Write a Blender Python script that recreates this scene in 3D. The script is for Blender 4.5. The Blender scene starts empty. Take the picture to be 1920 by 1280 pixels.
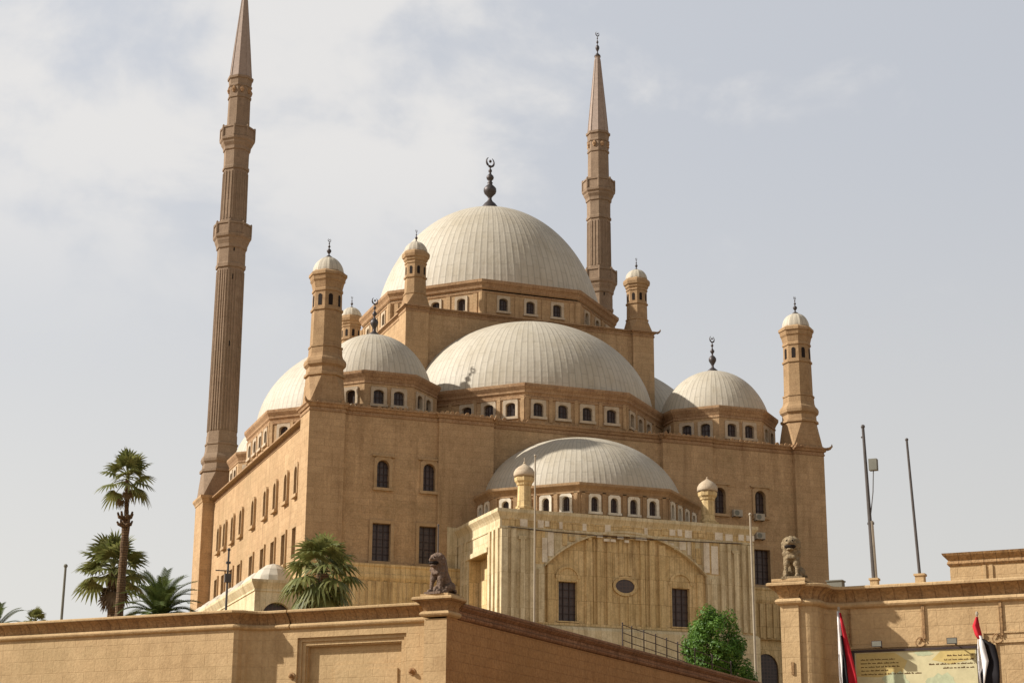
import bpy, math, random
from math import sin, cos, radians, pi, atan2, sqrt
from mathutils import Vector, Matrix
random.seed(7)
scn = bpy.context.scene
COL = scn.collection

# ------------------------------------------------------------------ camera
cam_d = bpy.data.cameras.new('camera'); cam = bpy.data.objects.new('camera', cam_d); COL.objects.link(cam)
YAW, PITCH, ROLL, FPX = -0.3553, 0.2768, 0.0066, 3301.2
fw = Vector((sin(-YAW)*cos(PITCH), cos(-YAW)*cos(PITCH), sin(PITCH)))
rt = Vector((cos(-YAW), -sin(-YAW), 0)); up = rt.cross(fw)
rt2 = rt*cos(ROLL) + up*sin(ROLL); up2 = -rt*sin(ROLL) + up*cos(ROLL)
M = Matrix((rt2, up2, -fw)).transposed().to_4x4(); M.translation = Vector((-31.9095, -131.5492, 1.6))
cam.matrix_world = M
cam_d.sensor_width = 36; cam_d.lens = FPX/1920*36; cam_d.clip_end = 20000; cam_d.clip_start = .5
scn.camera = cam

# ------------------------------------------------------------------ light
SUN_HEAD, SUN_EL = 286.0, 34.5
world = bpy.data.worlds.new('World'); scn.world = world; world.use_nodes = True
nt = world.node_tree; nt.nodes.clear()
def N(t, kind, **kw):
    n = t.nodes.new(kind)
    for k, v in kw.items(): setattr(n, k, v)
    return n
out = N(nt, 'ShaderNodeOutputWorld'); bg = N(nt, 'ShaderNodeBackground'); bg.inputs['Strength'].default_value = .1
sky = N(nt, 'ShaderNodeTexSky', sky_type='NISHITA', sun_disc=False)
sky.sun_elevation = radians(SUN_EL); sky.sun_rotation = radians(SUN_HEAD); sky.dust_density = 3.0; sky.air_density = 1.0
tc = N(nt, 'ShaderNodeTexCoord')
def ramp(t, src, a, b, lo=0., hi=1.):
    m = N(t, 'ShaderNodeMapRange'); m.inputs[1].default_value = a; m.inputs[2].default_value = b
    m.inputs[3].default_value = lo; m.inputs[4].default_value = hi; m.interpolation_type = 'SMOOTHSTEP'
    t.links.new(src, m.inputs[0]); return m.outputs[0]
def math_(t, op, a, b=None):
    m = N(t, 'ShaderNodeMath', operation=op)
    for i, x in enumerate((a, b)):
        if x is None: continue
        if isinstance(x, (int, float)): m.inputs[i].default_value = x
        else: t.links.new(x, m.inputs[i])
    return m.outputs[0]
def mix(t, fac, a, b, blend='MIX'):
    m = N(t, 'ShaderNodeMix', data_type='RGBA', blend_type=blend)
    if isinstance(fac, (int, float)): m.inputs[0].default_value = fac
    else: t.links.new(fac, m.inputs[0])
    for i, x in ((6, a), (7, b)):
        if isinstance(x, tuple): m.inputs[i].default_value = (*x, 1) if len(x) == 3 else x
        else: t.links.new(x, m.inputs[i])
    return m.outputs[2]
mp = N(nt, 'ShaderNodeMapping'); mp.inputs['Scale'].default_value = (1, 1, 1.5); nt.links.new(tc.outputs['Generated'], mp.inputs[0])
n1 = N(nt, 'ShaderNodeTexNoise'); n1.inputs['Scale'].default_value = 9.5; n1.inputs['Detail'].default_value = 7; n1.inputs['Roughness'].default_value = .56; n1.inputs['Distortion'].default_value = .25
nt.links.new(mp.outputs[0], n1.inputs[0])
dotn = N(nt, 'ShaderNodeVectorMath', operation='DOT_PRODUCT'); nt.links.new(tc.outputs['Generated'], dotn.inputs[0])
CLD = Vector((.04, .9, .40)).normalized(); dotn.inputs[1].default_value = CLD
region = ramp(nt, dotn.outputs['Value'], .92, .99)
cl = ramp(nt, math_(nt, 'ADD', n1.outputs[0], math_(nt, 'MULTIPLY', region, .25)), .58, .84)
sepw = N(nt, 'ShaderNodeSeparateXYZ'); nt.links.new(tc.outputs['Generated'], sepw.inputs[0])
low = ramp(nt, sepw.outputs[2], .08, .42, 1., .0)
hazec = mix(nt, low, (5.0, 5.17, 5.52), (6.1, 5.92, 5.58))
zen = ramp(nt, sepw.outputs[2], .48, .85, 1., .30)        # the dusty veil thins towards the zenith
hazec = mix(nt, 1.0, hazec, zen, 'MULTIPLY')
sunside = N(nt, 'ShaderNodeVectorMath', operation='DOT_PRODUCT'); nt.links.new(tc.outputs['Generated'], sunside.inputs[0]); sunside.inputs[1].default_value = (sin(radians(SUN_HEAD)), cos(radians(SUN_HEAD)), 0)
hazec = mix(nt, 1.0, hazec, ramp(nt, sunside.outputs['Value'], -.75, .75, .88, 1.10), 'MULTIPLY')      # the haze is brighter on the sun's side
veil = mix(nt, .88, sky.outputs[0], hazec)
upz_ = ramp(nt, sepw.outputs[2], .24, .38)
skyc = mix(nt, math_(nt, 'MULTIPLY', math_(nt, 'MULTIPLY', cl, upz_), .72), veil, (6.75, 6.55, 6.3))
nt.links.new(skyc, bg.inputs[0]); nt.links.new(bg.outputs[0], out.inputs[0])
sun_d = bpy.data.lights.new('sun', 'SUN'); sun_d.energy = 5.0; sun_d.angle = radians(.9); sun_d.color = (1, .97, .92)
sun = bpy.data.objects.new('sun', sun_d); COL.objects.link(sun)
sdir = Vector((sin(radians(SUN_HEAD))*cos(radians(SUN_EL)), cos(radians(SUN_HEAD))*cos(radians(SUN_EL)), sin(radians(SUN_EL))))
sun.rotation_euler = sdir.to_track_quat('Z', 'Y').to_euler()
vs = scn.view_settings; vs.view_transform = 'Standard'; vs.look = 'None'; vs.exposure = .36; vs.gamma = 1; vs.use_curve_mapping = False

# ------------------------------------------------------------------ materials
def mat(name):
    m = bpy.data.materials.new(name); m.use_nodes = True; t = m.node_tree
    b = t.nodes['Principled BSDF']; b.inputs['Roughness'].default_value = .9; b.inputs['Specular IOR Level'].default_value = .15
    return m, t, b
def wallcoords(t):
    """u along the wall (horizontal tangent of the true normal), v = height"""
    g = N(t, 'ShaderNodeNewGeometry')
    c = N(t, 'ShaderNodeVectorMath', operation='CROSS_PRODUCT'); c.inputs[0].default_value = (0, 0, 1); t.links.new(g.outputs['True Normal'], c.inputs[1])
    n = N(t, 'ShaderNodeVectorMath', operation='NORMALIZE'); t.links.new(c.outputs[0], n.inputs[0])
    d = N(t, 'ShaderNodeVectorMath', operation='DOT_PRODUCT'); t.links.new(n.outputs[0], d.inputs[0]); t.links.new(g.outputs['Position'], d.inputs[1])
    s = N(t, 'ShaderNodeSeparateXYZ'); t.links.new(g.outputs['Position'], s.inputs[0])
    k = N(t, 'ShaderNodeCombineXYZ'); t.links.new(d.outputs['Value'], k.inputs[0]); t.links.new(s.outputs[2], k.inputs[1])
    return g, k.outputs[0]
def noise(t, vec, scale, detail=5, rough=.6, mscale=None, dist=0.):
    if mscale:
        m = N(t, 'ShaderNodeMapping'); m.inputs['Scale'].default_value = mscale; t.links.new(vec, m.inputs[0]); vec = m.outputs[0]
    n = N(t, 'ShaderNodeTexNoise'); n.inputs['Scale'].default_value = scale; n.inputs['Detail'].default_value = detail
    n.inputs['Roughness'].default_value = rough; n.inputs['Distortion'].default_value = dist; t.links.new(vec, n.inputs[0]); return n.outputs[0]
def stone(name, base, alt, dark, block=(1.0, .45), joint=.35, blotch=.6, streak=.5, bump=.25, fine=.25, stainc=None, slab=.45):
    m, t, b = mat(name); g, uv = wallcoords(t); pos = g.outputs['Position']
    br = N(t, 'ShaderNodeTexBrick'); br.offset = .5
    br.inputs['Scale'].default_value = 1; br.inputs['Brick Width'].default_value = block[0]; br.inputs['Row Height'].default_value = block[1]
    br.inputs['Mortar Size'].default_value = .018; br.inputs['Mortar Smooth'].default_value = .4; br.inputs['Bias'].default_value = 0
    br.inputs['Color1'].default_value = (0, 0, 0, 1); br.inputs['Color2'].default_value = (1, 1, 1, 1); br.inputs['Mortar'].default_value = (.5, .5, .5, 1)
    t.links.new(uv, br.inputs[0])
    c = mix(t, math_(t, 'MULTIPLY', br.outputs[0], slab), base, alt)
    big = ramp(t, noise(t, pos, .22, 6, .65), .35, .7)
    c = mix(t, math_(t, 'MULTIPLY', big, blotch), c, alt)
    st = ramp(t, noise(t, uv, 1.0, 5, .6, (1.3, .16, 1)), .5, .78)
    c = mix(t, math_(t, 'MULTIPLY', st, streak), c, stainc or dark)
    mid = ramp(t, noise(t, pos, 1.4, 5, .7), .42, .75)
    c = mix(t, math_(t, 'MULTIPLY', mid, .42), c, dark)
    lite = ramp(t, noise(t, uv, 1.0, 4, .65, (.9, .11, 1)), .55, .8)
    c = mix(t, math_(t, 'MULTIPLY', lite, streak*.8), c, tuple(min(1, x*1.35) for x in base))
    olive = ramp(t, noise(t, pos, .13, 5, .7, (1, 1, 1.6)), .45, .7)
    c = mix(t, math_(t, 'MULTIPLY', olive, blotch*.6), c, (alt[0]*.80, alt[1]*.86, alt[2]*.85))
    c = mix(t, math_(t, 'MULTIPLY', br.outputs[1], joint), c, dark)
    fn = noise(t, pos, 9, 4, .7)
    c = mix(t, fine, c, mix(t, ramp(t, fn, .3, .7), (.35, .35, .35), (1.25, 1.25, 1.25)), 'MULTIPLY')
    t.links.new(c, b.inputs['Base Color'])
    bp = N(t, 'ShaderNodeBump'); bp.inputs['Strength'].default_value = bump; bp.inputs['Distance'].default_value = .06
    h = math_(t, 'SUBTRACT', math_(t, 'ADD', fn, math_(t, 'MULTIPLY', noise(t, pos, 2.2, 4), .8)), math_(t, 'MULTIPLY', br.outputs[1], .8))
    t.links.new(h, bp.inputs['Height']); t.links.new(bp.outputs[0], b.inputs['Normal'])
    return m
def plain(name, base, var=.3, scale=4., rough=.85, metal=0., spec=.2, bump=.1):
    m, t, b = mat(name); g = N(t, 'ShaderNodeNewGeometry')
    f = ramp(t, noise(t, g.outputs['Position'], scale, 5, .65), .3, .75)
    c = mix(t, math_(t, 'MULTIPLY', f, var), base, tuple(x*.45 for x in base))
    t.links.new(c, b.inputs['Base Color']); b.inputs['Roughness'].default_value = rough; b.inputs['Metallic'].default_value = metal; b.inputs['Specular IOR Level'].default_value = spec
    if bump:
        bp = N(t, 'ShaderNodeBump'); bp.inputs['Strength'].default_value = bump; bp.inputs['Distance'].default_value = .03
        t.links.new(f, bp.inputs['Height']); t.links.new(bp.outputs[0], b.inputs['Normal'])
    return m
def lead(name, nribs, rows, base=(.52, .455, .35)):
    m, t, b = mat(name); tc = N(t, 'ShaderNodeTexCoord'); s = N(t, 'ShaderNodeSeparateXYZ'); t.links.new(tc.outputs['Object'], s.inputs[0])
    at = math_(t, 'ARCTAN2', s.outputs[1], s.outputs[0])
    pa = math_(t, 'FLOOR', math_(t, 'MULTIPLY', at, nribs/(2*pi)))
    pz = math_(t, 'MULTIPLY', s.outputs[2], rows)
    par = math_(t, 'MULTIPLY', math_(t, 'MODULO', math_(t, 'ABSOLUTE', pa), 2.), .5)
    pzf = math_(t, 'FLOOR', math_(t, 'ADD', pz, par))
    k = N(t, 'ShaderNodeCombineXYZ'); t.links.new(pa, k.inputs[0]); t.links.new(pzf, k.inputs[1])
    wn = N(t, 'ShaderNodeTexWhiteNoise', noise_dimensions='2D'); t.links.new(k.outputs[0], wn.inputs[0])
    c = mix(t, math_(t, 'MULTIPLY', wn.outputs[0], .26), base, tuple(x*.72 for x in base))
    ob = tc.outputs['Object']
    bl = ramp(t, noise(t, ob, .35, 6, .65), .4, .72)
    c = mix(t, math_(t, 'MULTIPLY', bl, .6), c, (base[0]*.80, base[1]*.76, base[2]*.68))
    pch = ramp(t, noise(t, ob, 1.3, 5, .7), .5, .72)
    c = mix(t, math_(t, 'MULTIPLY', pch, .35), c, (base[0]*.66, base[1]*.62, base[2]*.55))
    sn = noise(t, k.outputs[0], 7.3, 2)
    streak = N(t, 'ShaderNodeCombineXYZ'); t.links.new(math_(t, 'MULTIPLY', at, nribs/2.2), streak.inputs[0]); t.links.new(math_(t, 'MULTIPLY', s.outputs[2], .35), streak.inputs[1])
    st = ramp(t, noise(t, streak.outputs[0], 1.0, 4, .6), .52, .8)
    c = mix(t, math_(t, 'MULTIPLY', st, .55), c, (base[0]*.5, base[1]*.46, base[2]*.4))
    fr = math_(t, 'FRACT', math_(t, 'ADD', pz, par)); seam = ramp(t, fr, .0, .06, 1., 0.)
    c = mix(t, math_(t, 'MULTIPLY', seam, .35), c, tuple(x*.4 for x in base))
    fa = math_(t, 'FRACT', math_(t, 'MULTIPLY', at, nribs/(2*pi))); rs = ramp(t, math_(t, 'ABSOLUTE', math_(t, 'SUBTRACT', fa, .5)), .36, .48)
    c = mix(t, math_(t, 'MULTIPLY', rs, .55), c, tuple(x*.5 for x in base))
    bp = N(t, 'ShaderNodeBump'); bp.inputs['Strength'].default_value = .35; bp.inputs['Distance'].default_value = .08
    t.links.new(math_(t, 'ADD', math_(t, 'ADD', noise(t, ob, 1.6, 4), math_(t, 'MULTIPLY', wn.outputs[0], .25)), math_(t, 'MULTIPLY', seam, .2)), bp.inputs['Height']); t.links.new(bp.outputs[0], b.inputs['Normal'])
    t.links.new(c, b.inputs['Base Color']); b.inputs['Roughness'].default_value = .62; b.inputs['Specular IOR Level'].default_value = .3
    return m
def panes(name, base, bar, sx, sz, w=.16):
    """dark glazing behind a lattice"""
    m, t, b = mat(name); g, uv = wallcoords(t)
    s = N(t, 'ShaderNodeSeparateXYZ'); t.links.new(uv, s.inputs[0])
    fx = math_(t, 'FRACT', math_(t, 'MULTIPLY', s.outputs[0], sx)); fz = math_(t, 'FRACT', math_(t, 'MULTIPLY', s.outputs[1], sz))
    bx = math_(t, 'LESS_THAN', fx, w); bz = math_(t, 'LESS_THAN', fz, w); bb = math_(t, 'MAXIMUM', bx, bz)
    c = mix(t, ramp(t, noise(t, uv, 3., 3), .3, .7), base, tuple(x*2.2 for x in base))
    oi = N(t, 'ShaderNodeObjectInfo'); c = mix(t, math_(t, 'MULTIPLY', oi.outputs['Random'], .55), c, (.085, .06, .05))
    t.links.new(mix(t, math_(t, 'MULTIPLY', bb, .8), c, bar), b.inputs['Base Color']); b.inputs['Roughness'].default_value = .35; b.inputs['Specular IOR Level'].default_value = .4
    return m
def foliage(name, a, bcol, trans=.25):
    m, t, b = mat(name); g = N(t, 'ShaderNodeNewGeometry')
    f = ramp(t, noise(t, g.outputs['Position'], 2.2, 4, .7), .35, .68)
    rnd = g.outputs['Random Per Island']
    c = mix(t, f, a, bcol); c = mix(t, math_(t, 'MULTIPLY', rnd, .5), c, tuple(x*.5 for x in a))
    t.links.new(c, b.inputs['Base Color']); b.inputs['Roughness'].default_value = .55; b.inputs['Specular IOR Level'].default_value = .35
    tr = N(t, 'ShaderNodeBsdfTranslucent'); t.links.new(c, tr.inputs[0]); ms = N(t, 'ShaderNodeMixShader'); ms.inputs[0].default_value = trans
    t.links.new(b.outputs[0], ms.inputs[1]); t.links.new(tr.outputs[0], ms.inputs[2]); t.links.new(ms.outputs[0], t.nodes['Material Output'].inputs[0])
    return m

STONE = stone('mosque_limestone', (.54, .355, .192), (.43, .275, .142), (.245, .148, .074), (1.3, .55), .42, .8, .7, .3, .34, None, .7)
STONE3 = stone('turret_limestone', (.43, .28, .15), (.35, .215, .108), (.20, .115, .058), (.9, .5), .35, .65, .5, .3, .3, None, .6)
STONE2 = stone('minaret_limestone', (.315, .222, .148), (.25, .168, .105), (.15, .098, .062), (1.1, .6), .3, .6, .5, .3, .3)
TRIM = stone('carved_trim', (.46, .295, .16), (.36, .205, .105), (.16, .075, .035), (.55, .28), .5, .6, .45, .5, .4)
CREST = stone('carved_cresting', (.46, .30, .155), (.36, .20, .10), (.17, .09, .045), (.5, .3), .4, .7, .4, .5, .4)
ALAB = stone('alabaster_cladding', (.74, .62, .40), (.58, .455, .26), (.27, .18, .085), (.46, 2.6), .5, .6, .85, .12, .25, None, .8)
ALABW = stone('pale_alabaster_slab', (.84, .75, .60), (.70, .58, .42), (.34, .23, .11), (2., 2.2), .2, .6, .7, .12, .25)
ALABD = stone('weathered_alabaster', (.76, .56, .29), (.58, .405, .185), (.22, .13, .052), (.42, 1.9), .7, .6, .8, .2, .3, None, .8)
FRAMEM = stone('plain_window_surround', (.47, .32, .18), (.40, .26, .13), (.22, .13, .06), (.8, .5), .2, .4, .3, .15, .2)
FRAME = stone('window_surround', (.56, .45, .32), (.46, .35, .23), (.28, .18, .10), (.8, .5), .2, .4, .3, .15, .2)
GATE = stone('gate_sandstone', (.55, .378, .198), (.45, .298, .148), (.285, .172, .08), (1.05, .5), .22, .75, .45, .35, .18)
GATEC = stone('gate_cornice_stone', (.44, .275, .13), (.31, .17, .08), (.12, .06, .028), (.45, 1.), .4, .7, .6, .7, .5)
RUBBLE = stone('passage_rough_stone', (.42, .23, .095), (.35, .18, .07), (.24, .115, .045), (.62, .36), .35, .6, .35, .5, .35)
LEADM = {}
def LEAD(n, rows):
    if (n, rows) not in LEADM: LEADM[(n, rows)] = lead('lead_sheet_%d' % n, n, rows)
    return LEADM[(n, rows)]
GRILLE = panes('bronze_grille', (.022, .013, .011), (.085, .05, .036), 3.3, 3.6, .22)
GRILLE2 = panes('painted_sunlit_pane', (.17, .105, .055), (.33, .215, .115), 2.2, 2.4, .3)  # left flank panes: tan of the sunlit reveals painted into the colour
GLASS = panes('dark_window', (.022, .014, .012), (.10, .06, .04), 4.2, 3.1, .16)
DARK = plain('dark_opening', (.018, .011, .008), .2)
BRONZE = plain('finial_metal', (.09, .075, .07), .4, 6, .5, .6, .4)
PALM = foliage('palm_leaf', (.125, .14, .034), (.30, .285, .095), .32)
PALM2 = foliage('date_palm_leaf', (.075, .105, .024), (.15, .18, .05), .2)
LEAF = foliage('bright_tree_leaf', (.06, .14, .013), (.17, .29, .04), .32)
DEADL = foliage('dry_palm_leaf', (.14, .085, .04), (.22, .15, .08), .1)
BARK = stone('palm_bark', (.22, .14, .075), (.15, .09, .05), (.07, .04, .025), (.3, .12), .7, .6, .5, .8, .5)
BARK2 = plain('tree_bark', (.12, .085, .055), .5, 8)
POLE = plain('pale_pole_paint', (.40, .33, .24), .3, 3, .5)
POLED = plain('dark_pole_paint', (.10, .085, .075), .4, 3, .5)
IRON = plain('rail_iron', (.06, .04, .035), .4, 5, .6)
GREYB = plain('grey_box_paint', (.20, .19, .15), .4, 3)
WHITE = plain('ac_casing', (.42, .36, .27), .3, 5)
LIONR = plain('lion_sandstone', (.34, .25, .145), .8, 13, .9, 0, .1, 1.)
LIONL = plain('lion_dark_stone', (.22, .145, .10), .8, 13, .8, 0, .2, 1.)
RED = plain('flag_red', (.50, .02, .03), .15, 6, .75); FWHITE = plain('flag_white', (.75, .70, .66), .1, 6, .75); BLACK = plain('flag_black', (.012, .009, .010), .2, 6, .75)
GROUND = plain('sandy_ground', (.27, .18, .10), .4, .3, .95); PAVE = plain('terrace_paving', (.32, .22, .12), .35, .5, .95)
SIGNY = plain('sign_board_print', (.62, .54, .31), .35, 1.6, .5); INK = plain('sign_ink', (.13, .07, .025), .2); SIGNG = plain('sign_green_print', (.50, .52, .32), .4, 6, .5)
SIGNO = plain('sign_ochre_print', (.60, .45, .17), .35, 3, .5)

# ------------------------------------------------------------------ mesh helpers
class MB:
    def __init__(s): s.v = []; s.f = []; s.m = []; s.k = 0
    def add(s, vs, fs, mi=None):
        o = len(s.v); s.v += [tuple(p) for p in vs]; s.f += [tuple(o+i for i in f) for f in fs]; s.m += [s.k if mi is None else mi]*len(fs)
    def quad(s, a, b, c, d, mi=None): s.add((a, b, c, d), ((0, 1, 2, 3),), mi)
    def box(s, x0, x1, y0, y1, z0, z1, rot=0, about=None):
        P = [(x, y, z) for z in (z0, z1) for x, y in ((x0, y0), (x1, y0), (x1, y1), (x0, y1))]
        if rot:
            ax, ay = about or ((x0+x1)/2, (y0+y1)/2); c_, s_ = cos(rot), sin(rot)
            P = [(ax+(x-ax)*c_-(y-ay)*s_, ay+(x-ax)*s_+(y-ay)*c_, z) for x, y, z in P]
        s.add(P, ((0, 3, 2, 1), (4, 5, 6, 7), (0, 1, 5, 4), (1, 2, 6, 5), (2, 3, 7, 6), (3, 0, 4, 7)))
    def rings(s, rings, closed=True, cap0=False, cap1=False):
        n = len(rings[0]); vs = [p for r in rings for p in r]; fs = []
        for i in range(len(rings)-1):
            for j in range(n if closed else n-1):
                k = (j+1) % n; fs.append((i*n+j, i*n+k, (i+1)*n+k, (i+1)*n+j))
        if cap0: fs.append(tuple(range(n))[::-1])
        if cap1: fs.append(tuple((len(rings)-1)*n+j for j in range(n)))
        s.add(vs, fs)
    def lathe(s, cx, cy, prof, n=8, phase=None, cap=True):
        ph = pi/n if phase is None else phase
        s.rings([[(cx+r*cos(ph+2*pi*j/n), cy+r*sin(ph+2*pi*j/n), z) for j in range(n)] for z, r in prof], True, cap, cap)
    def sweep(s, path, prof, closed=False, cap=False):
        """prof = [(out, z)], outwards is to the right of the path direction; a CCW path faces out"""
        n = len(path); rings = []
        for i, p in enumerate(path):
            ds = []
            if closed or i > 0: a = path[i-1]; ds.append((p[0]-a[0], p[1]-a[1]))
            if closed or i < n-1: b = path[(i+1) % n]; ds.append((b[0]-p[0], b[1]-p[1]))
            ns = []
            for d in ds:
                l = math.hypot(*d) or 1; ns.append((d[1]/l, -d[0]/l))
            if len(ns) == 2:
                mx, my = ns[0][0]+ns[1][0], ns[0][1]+ns[1][1]; k = 1+ns[0][0]*ns[1][0]+ns[0][1]*ns[1][1]
                m_ = (mx/k, my/k) if k > .15 else ns[0]
            else: m_ = ns[0]
            rings.append([(p[0]+m_[0]*o, p[1]+m_[1]*o, z) for o, z in prof])
        if closed: rings.append(rings[0])
        s.rings(rings, False)
        if cap and not closed:
            k = len(prof); s.add(rings[0], (tuple(range(k)),)); s.add(rings[-1], (tuple(range(k))[::-1],))
    def wall(s, a, b, z0, z1, holes=()):
        """flat wall from a to b, facing right of a->b, with rectangular holes (u0,u1,z0,z1) along it"""
        L = math.hypot(b[0]-a[0], b[1]-a[1]); ux, uy = (b[0]-a[0])/L, (b[1]-a[1])/L
        us = sorted({0, L, *[h[0] for h in holes], *[h[1] for h in holes]}); zs = sorted({z0, z1, *[h[2] for h in holes], *[h[3] for h in holes]})
        us = [u for u in us if 0 <= u <= L]; zs = [z for z in zs if z0 <= z <= z1]
        for i in range(len(us)-1):
            for j in range(len(zs)-1):
                um, zm = (us[i]+us[i+1])/2, (zs[j]+zs[j+1])/2
                if any(h[0] < um < h[1] and h[2] < zm < h[3] for h in holes): continue
                P = [(a[0]+ux*u, a[1]+uy*u, z) for u, z in ((us[i], zs[j]), (us[i+1], zs[j]), (us[i+1], zs[j+1]), (us[i], zs[j+1]))]
                s.quad(*P)
    def tube(s, pts, rad, n=8, cap=True):
        pts = [Vector(p) for p in pts]; R = rad if isinstance(rad, (list, tuple)) else [rad]*len(pts); rings = []
        for i, p in enumerate(pts):
            d = (pts[min(i+1, len(pts)-1)]-pts[max(i-1, 0)]).normalized()
            a = Vector((1, 0, 0)) if abs(d.x) < .8 else Vector((0, 1, 0)); a = (a-d*a.dot(d)).normalized(); b = d.cross(a)
            rings.append([p+(a*cos(2*pi*j/n)+b*sin(2*pi*j/n))*R[i] for j in range(n)])
        s.rings(rings, True, cap, cap)
    def ball(s, c, r, n=10, sc=(1, 1, 1)):
        s.rings([[(c[0]+r*sc[0]*sin(pi*i/n)*cos(2*pi*j/n), c[1]+r*sc[1]*sin(pi*i/n)*sin(2*pi*j/n), c[2]-r*sc[2]*cos(pi*i/n)) for j in range(n)] for i in range(1, n)], True, True, True)
    def mesh(s, name, mats):
        me = bpy.data.meshes.new(name); me.from_pydata(s.v, [], s.f)
        for m in (mats if isinstance(mats, (list, tuple)) else [mats]): me.materials.append(m)
        me.polygons.foreach_set('material_index', s.m); me.update(); return me
PINV = {}
def thing(name, label, cat, loc, rotz=0, group=None, world=True):
    """Empty at a thing's base; with world=True its children are written in world coordinates"""
    o = bpy.data.objects.new(name, None); COL.objects.link(o); o.location = loc; o.rotation_euler = (0, 0, rotz); o.empty_display_size = .5
    o['label'] = label; o['category'] = cat
    if group: o['group'] = group
    if world:
        PINV[o.name] = (Matrix.Translation(Vector(loc)) @ Matrix.Rotation(rotz, 4, 'Z')).inverted(); WK.add(o.name)
    return o
WK = set()
def link(name, me, parent=None, loc=None, rotz=0, smooth=False):
    o = bpy.data.objects.new(name, me); COL.objects.link(o)
    if smooth and me:
        for p in me.polygons: p.use_smooth = True
    if parent is not None:
        o.parent = parent
        if parent.name in PINV: o.matrix_parent_inverse = PINV[parent.name]
    if loc is not None: o.location = loc
    o.rotation_euler = (0, 0, rotz); return o
def sub(name, me, part, smooth=False):
    """sub-part in the same space as its part"""
    o = bpy.data.objects.new(name, me); COL.objects.link(o); o.parent = part
    if smooth:
        for p in me.polygons: p.use_smooth = True
    return o
def tag(o, label, cat, group=None):
    o['label'] = label; o['category'] = cat
    if group: o['group'] = group
    return o
def octo(cx, cy, R, half=None):
    """CCW octagon path with facets facing the axes; half=heading in degrees gives the outer half only"""
    if half is None: return [(cx+R*sin(radians(a)), cy-R*cos(radians(a))) for a in (-157.5, -112.5, -67.5, -22.5, 22.5, 67.5, 112.5, 157.5)]
    ap = R*cos(radians(22.5))
    return [(cx+r*sin(radians(half+a)), cy-r*cos(radians(half+a))) for a, r in ((-90, ap), (-67.5, R), (-22.5, R), (22.5, R), (67.5, R), (90, ap))]

# window meshes, shared by every window of one kind -------------------------------------------------
WIN = {}
def window_kind(key, w, h, fwid, proud, depth, arch='round', sill=True, outer='rect', pane=GLASS, fmat=FRAME, key_stone=False):
    """local frame: x along the wall, -y outwards, z up from the sill of the opening"""
    r = w/2; zs = h-r if arch else h
    inner = [(-r, 0), (-r, zs)]
    if arch:
        rise = r if arch == 'round' else r*.55; zs = h-rise; inner[1] = (-r, zs)
        K = 10
        inner += [(-r*cos(pi*i/K), zs+rise*sin(pi*i/K)) for i in range(1, K)]
    inner += [(r, zs), (r, 0)]
    outerp = []
    for (x, z) in inner:
        if z <= zs+1e-6: outerp.append(((-1 if x < 0 else 1)*(r+fwid), z if (arch or z == 0) else h+fwid))
        elif outer == 'round':
            a = atan2(z-zs, x); outerp.append(((r+fwid)*cos(a), zs+(r+fwid)*sin(a)*(1 if arch == 'round' else .75)))
        else:
            a = atan2(z-zs, x); dx, dz = cos(a), sin(a); H = h+fwid-zs; k = min((r+fwid)/abs(dx) if abs(dx) > 1e-6 else 1e9, H/dz); outerp.append((dx*k, zs+dz*k))
    b = MB(); n = len(inner)
    F = lambda P, y: [(x, y, z) for x, z in P]
    b.rings([F(outerp, .03), F(outerp, -proud), F(inner, -proud+.03), F(inner, depth)], False)
    if outer == 'rect' and arch:      # square off the outer corners
        for sgn in (-1, 1):
            c = (sgn*(r+fwid), h+fwid); best = sorted(outerp[2:-2], key=lambda p: (p[0]-c[0])**2+(p[1]-c[1])**2)[:1][0]
    if sill: b.box(-(r+fwid)-.06, r+fwid+.06, -proud-.1, .02, -fwid*.9, 0)
    else: b.box(-(r+fwid), r+fwid, -proud, .02, -fwid*.8, 0)
    if key_stone: b.box(-r-fwid-.18, r+fwid+.18, -proud-.08, .02, h+fwid+.002, h+fwid+.14)
    p = MB(); p.quad((-r-.1, depth-.02, -.1), (r+.1, depth-.02, -.1), (r+.1, depth-.02, h+.1), (-r-.1, depth-.02, h+.1))
    g = MB(); 
    nb = 3
    for i in range(1, nb): x = -r+w*i/nb; g.box(x-.03, x+.03, depth-.10, depth-.05, 0, h-(.15 if arch else 0))
    nz = max(2, int(round(h/.55)))
    for i in range(1, nz): z = h*i/nz; g.box(-r, r, depth-.09, depth-.06, z-.025, z+.025)
    WIN[key] = (p.mesh('window_'+key, pane), b.mesh('frame_'+key, fmat), g.mesh('glazing_bars_'+key, IRON), w, h, fwid)
def put_window(parent, key, x, y, z, ang):
    p, f, g, w, h, fwid = WIN[key]
    o = link('window', p, parent, (x, y, z), radians(ang)); sub('frame', f, o); sub('glazing_bars', g, o); return o
def hole(key, u, z): 
    p, f, g, w, h, fwid = WIN[key]; return (u-w/2-fwid*.5, u+w/2+fwid*.5, z-fwid*.3, z+h+fwid*.4)
window_kind('upper', 1.02, 2.25, .24, .12, .42, 'round', True, 'rect', GRILLE, FRAMEM, True)
window_kind('lower', 1.5, 3.0, .26, .12, .42, None, True, 'rect', GRILLE, FRAMEM)
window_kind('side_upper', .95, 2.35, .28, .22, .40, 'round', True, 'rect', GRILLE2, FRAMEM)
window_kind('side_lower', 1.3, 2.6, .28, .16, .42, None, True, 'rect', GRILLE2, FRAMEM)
window_kind('drum', .88, 1.2, .24, .10, .30, 'seg', True, 'rect')
window_kind('big_drum', .84, 1.22, .22, .10, .30, 'seg', True, 'rect')
window_kind('apse_drum', .62, 1.2, .20, .10, .30, 'round', True, 'rect', GLASS, ALABW)
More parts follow.
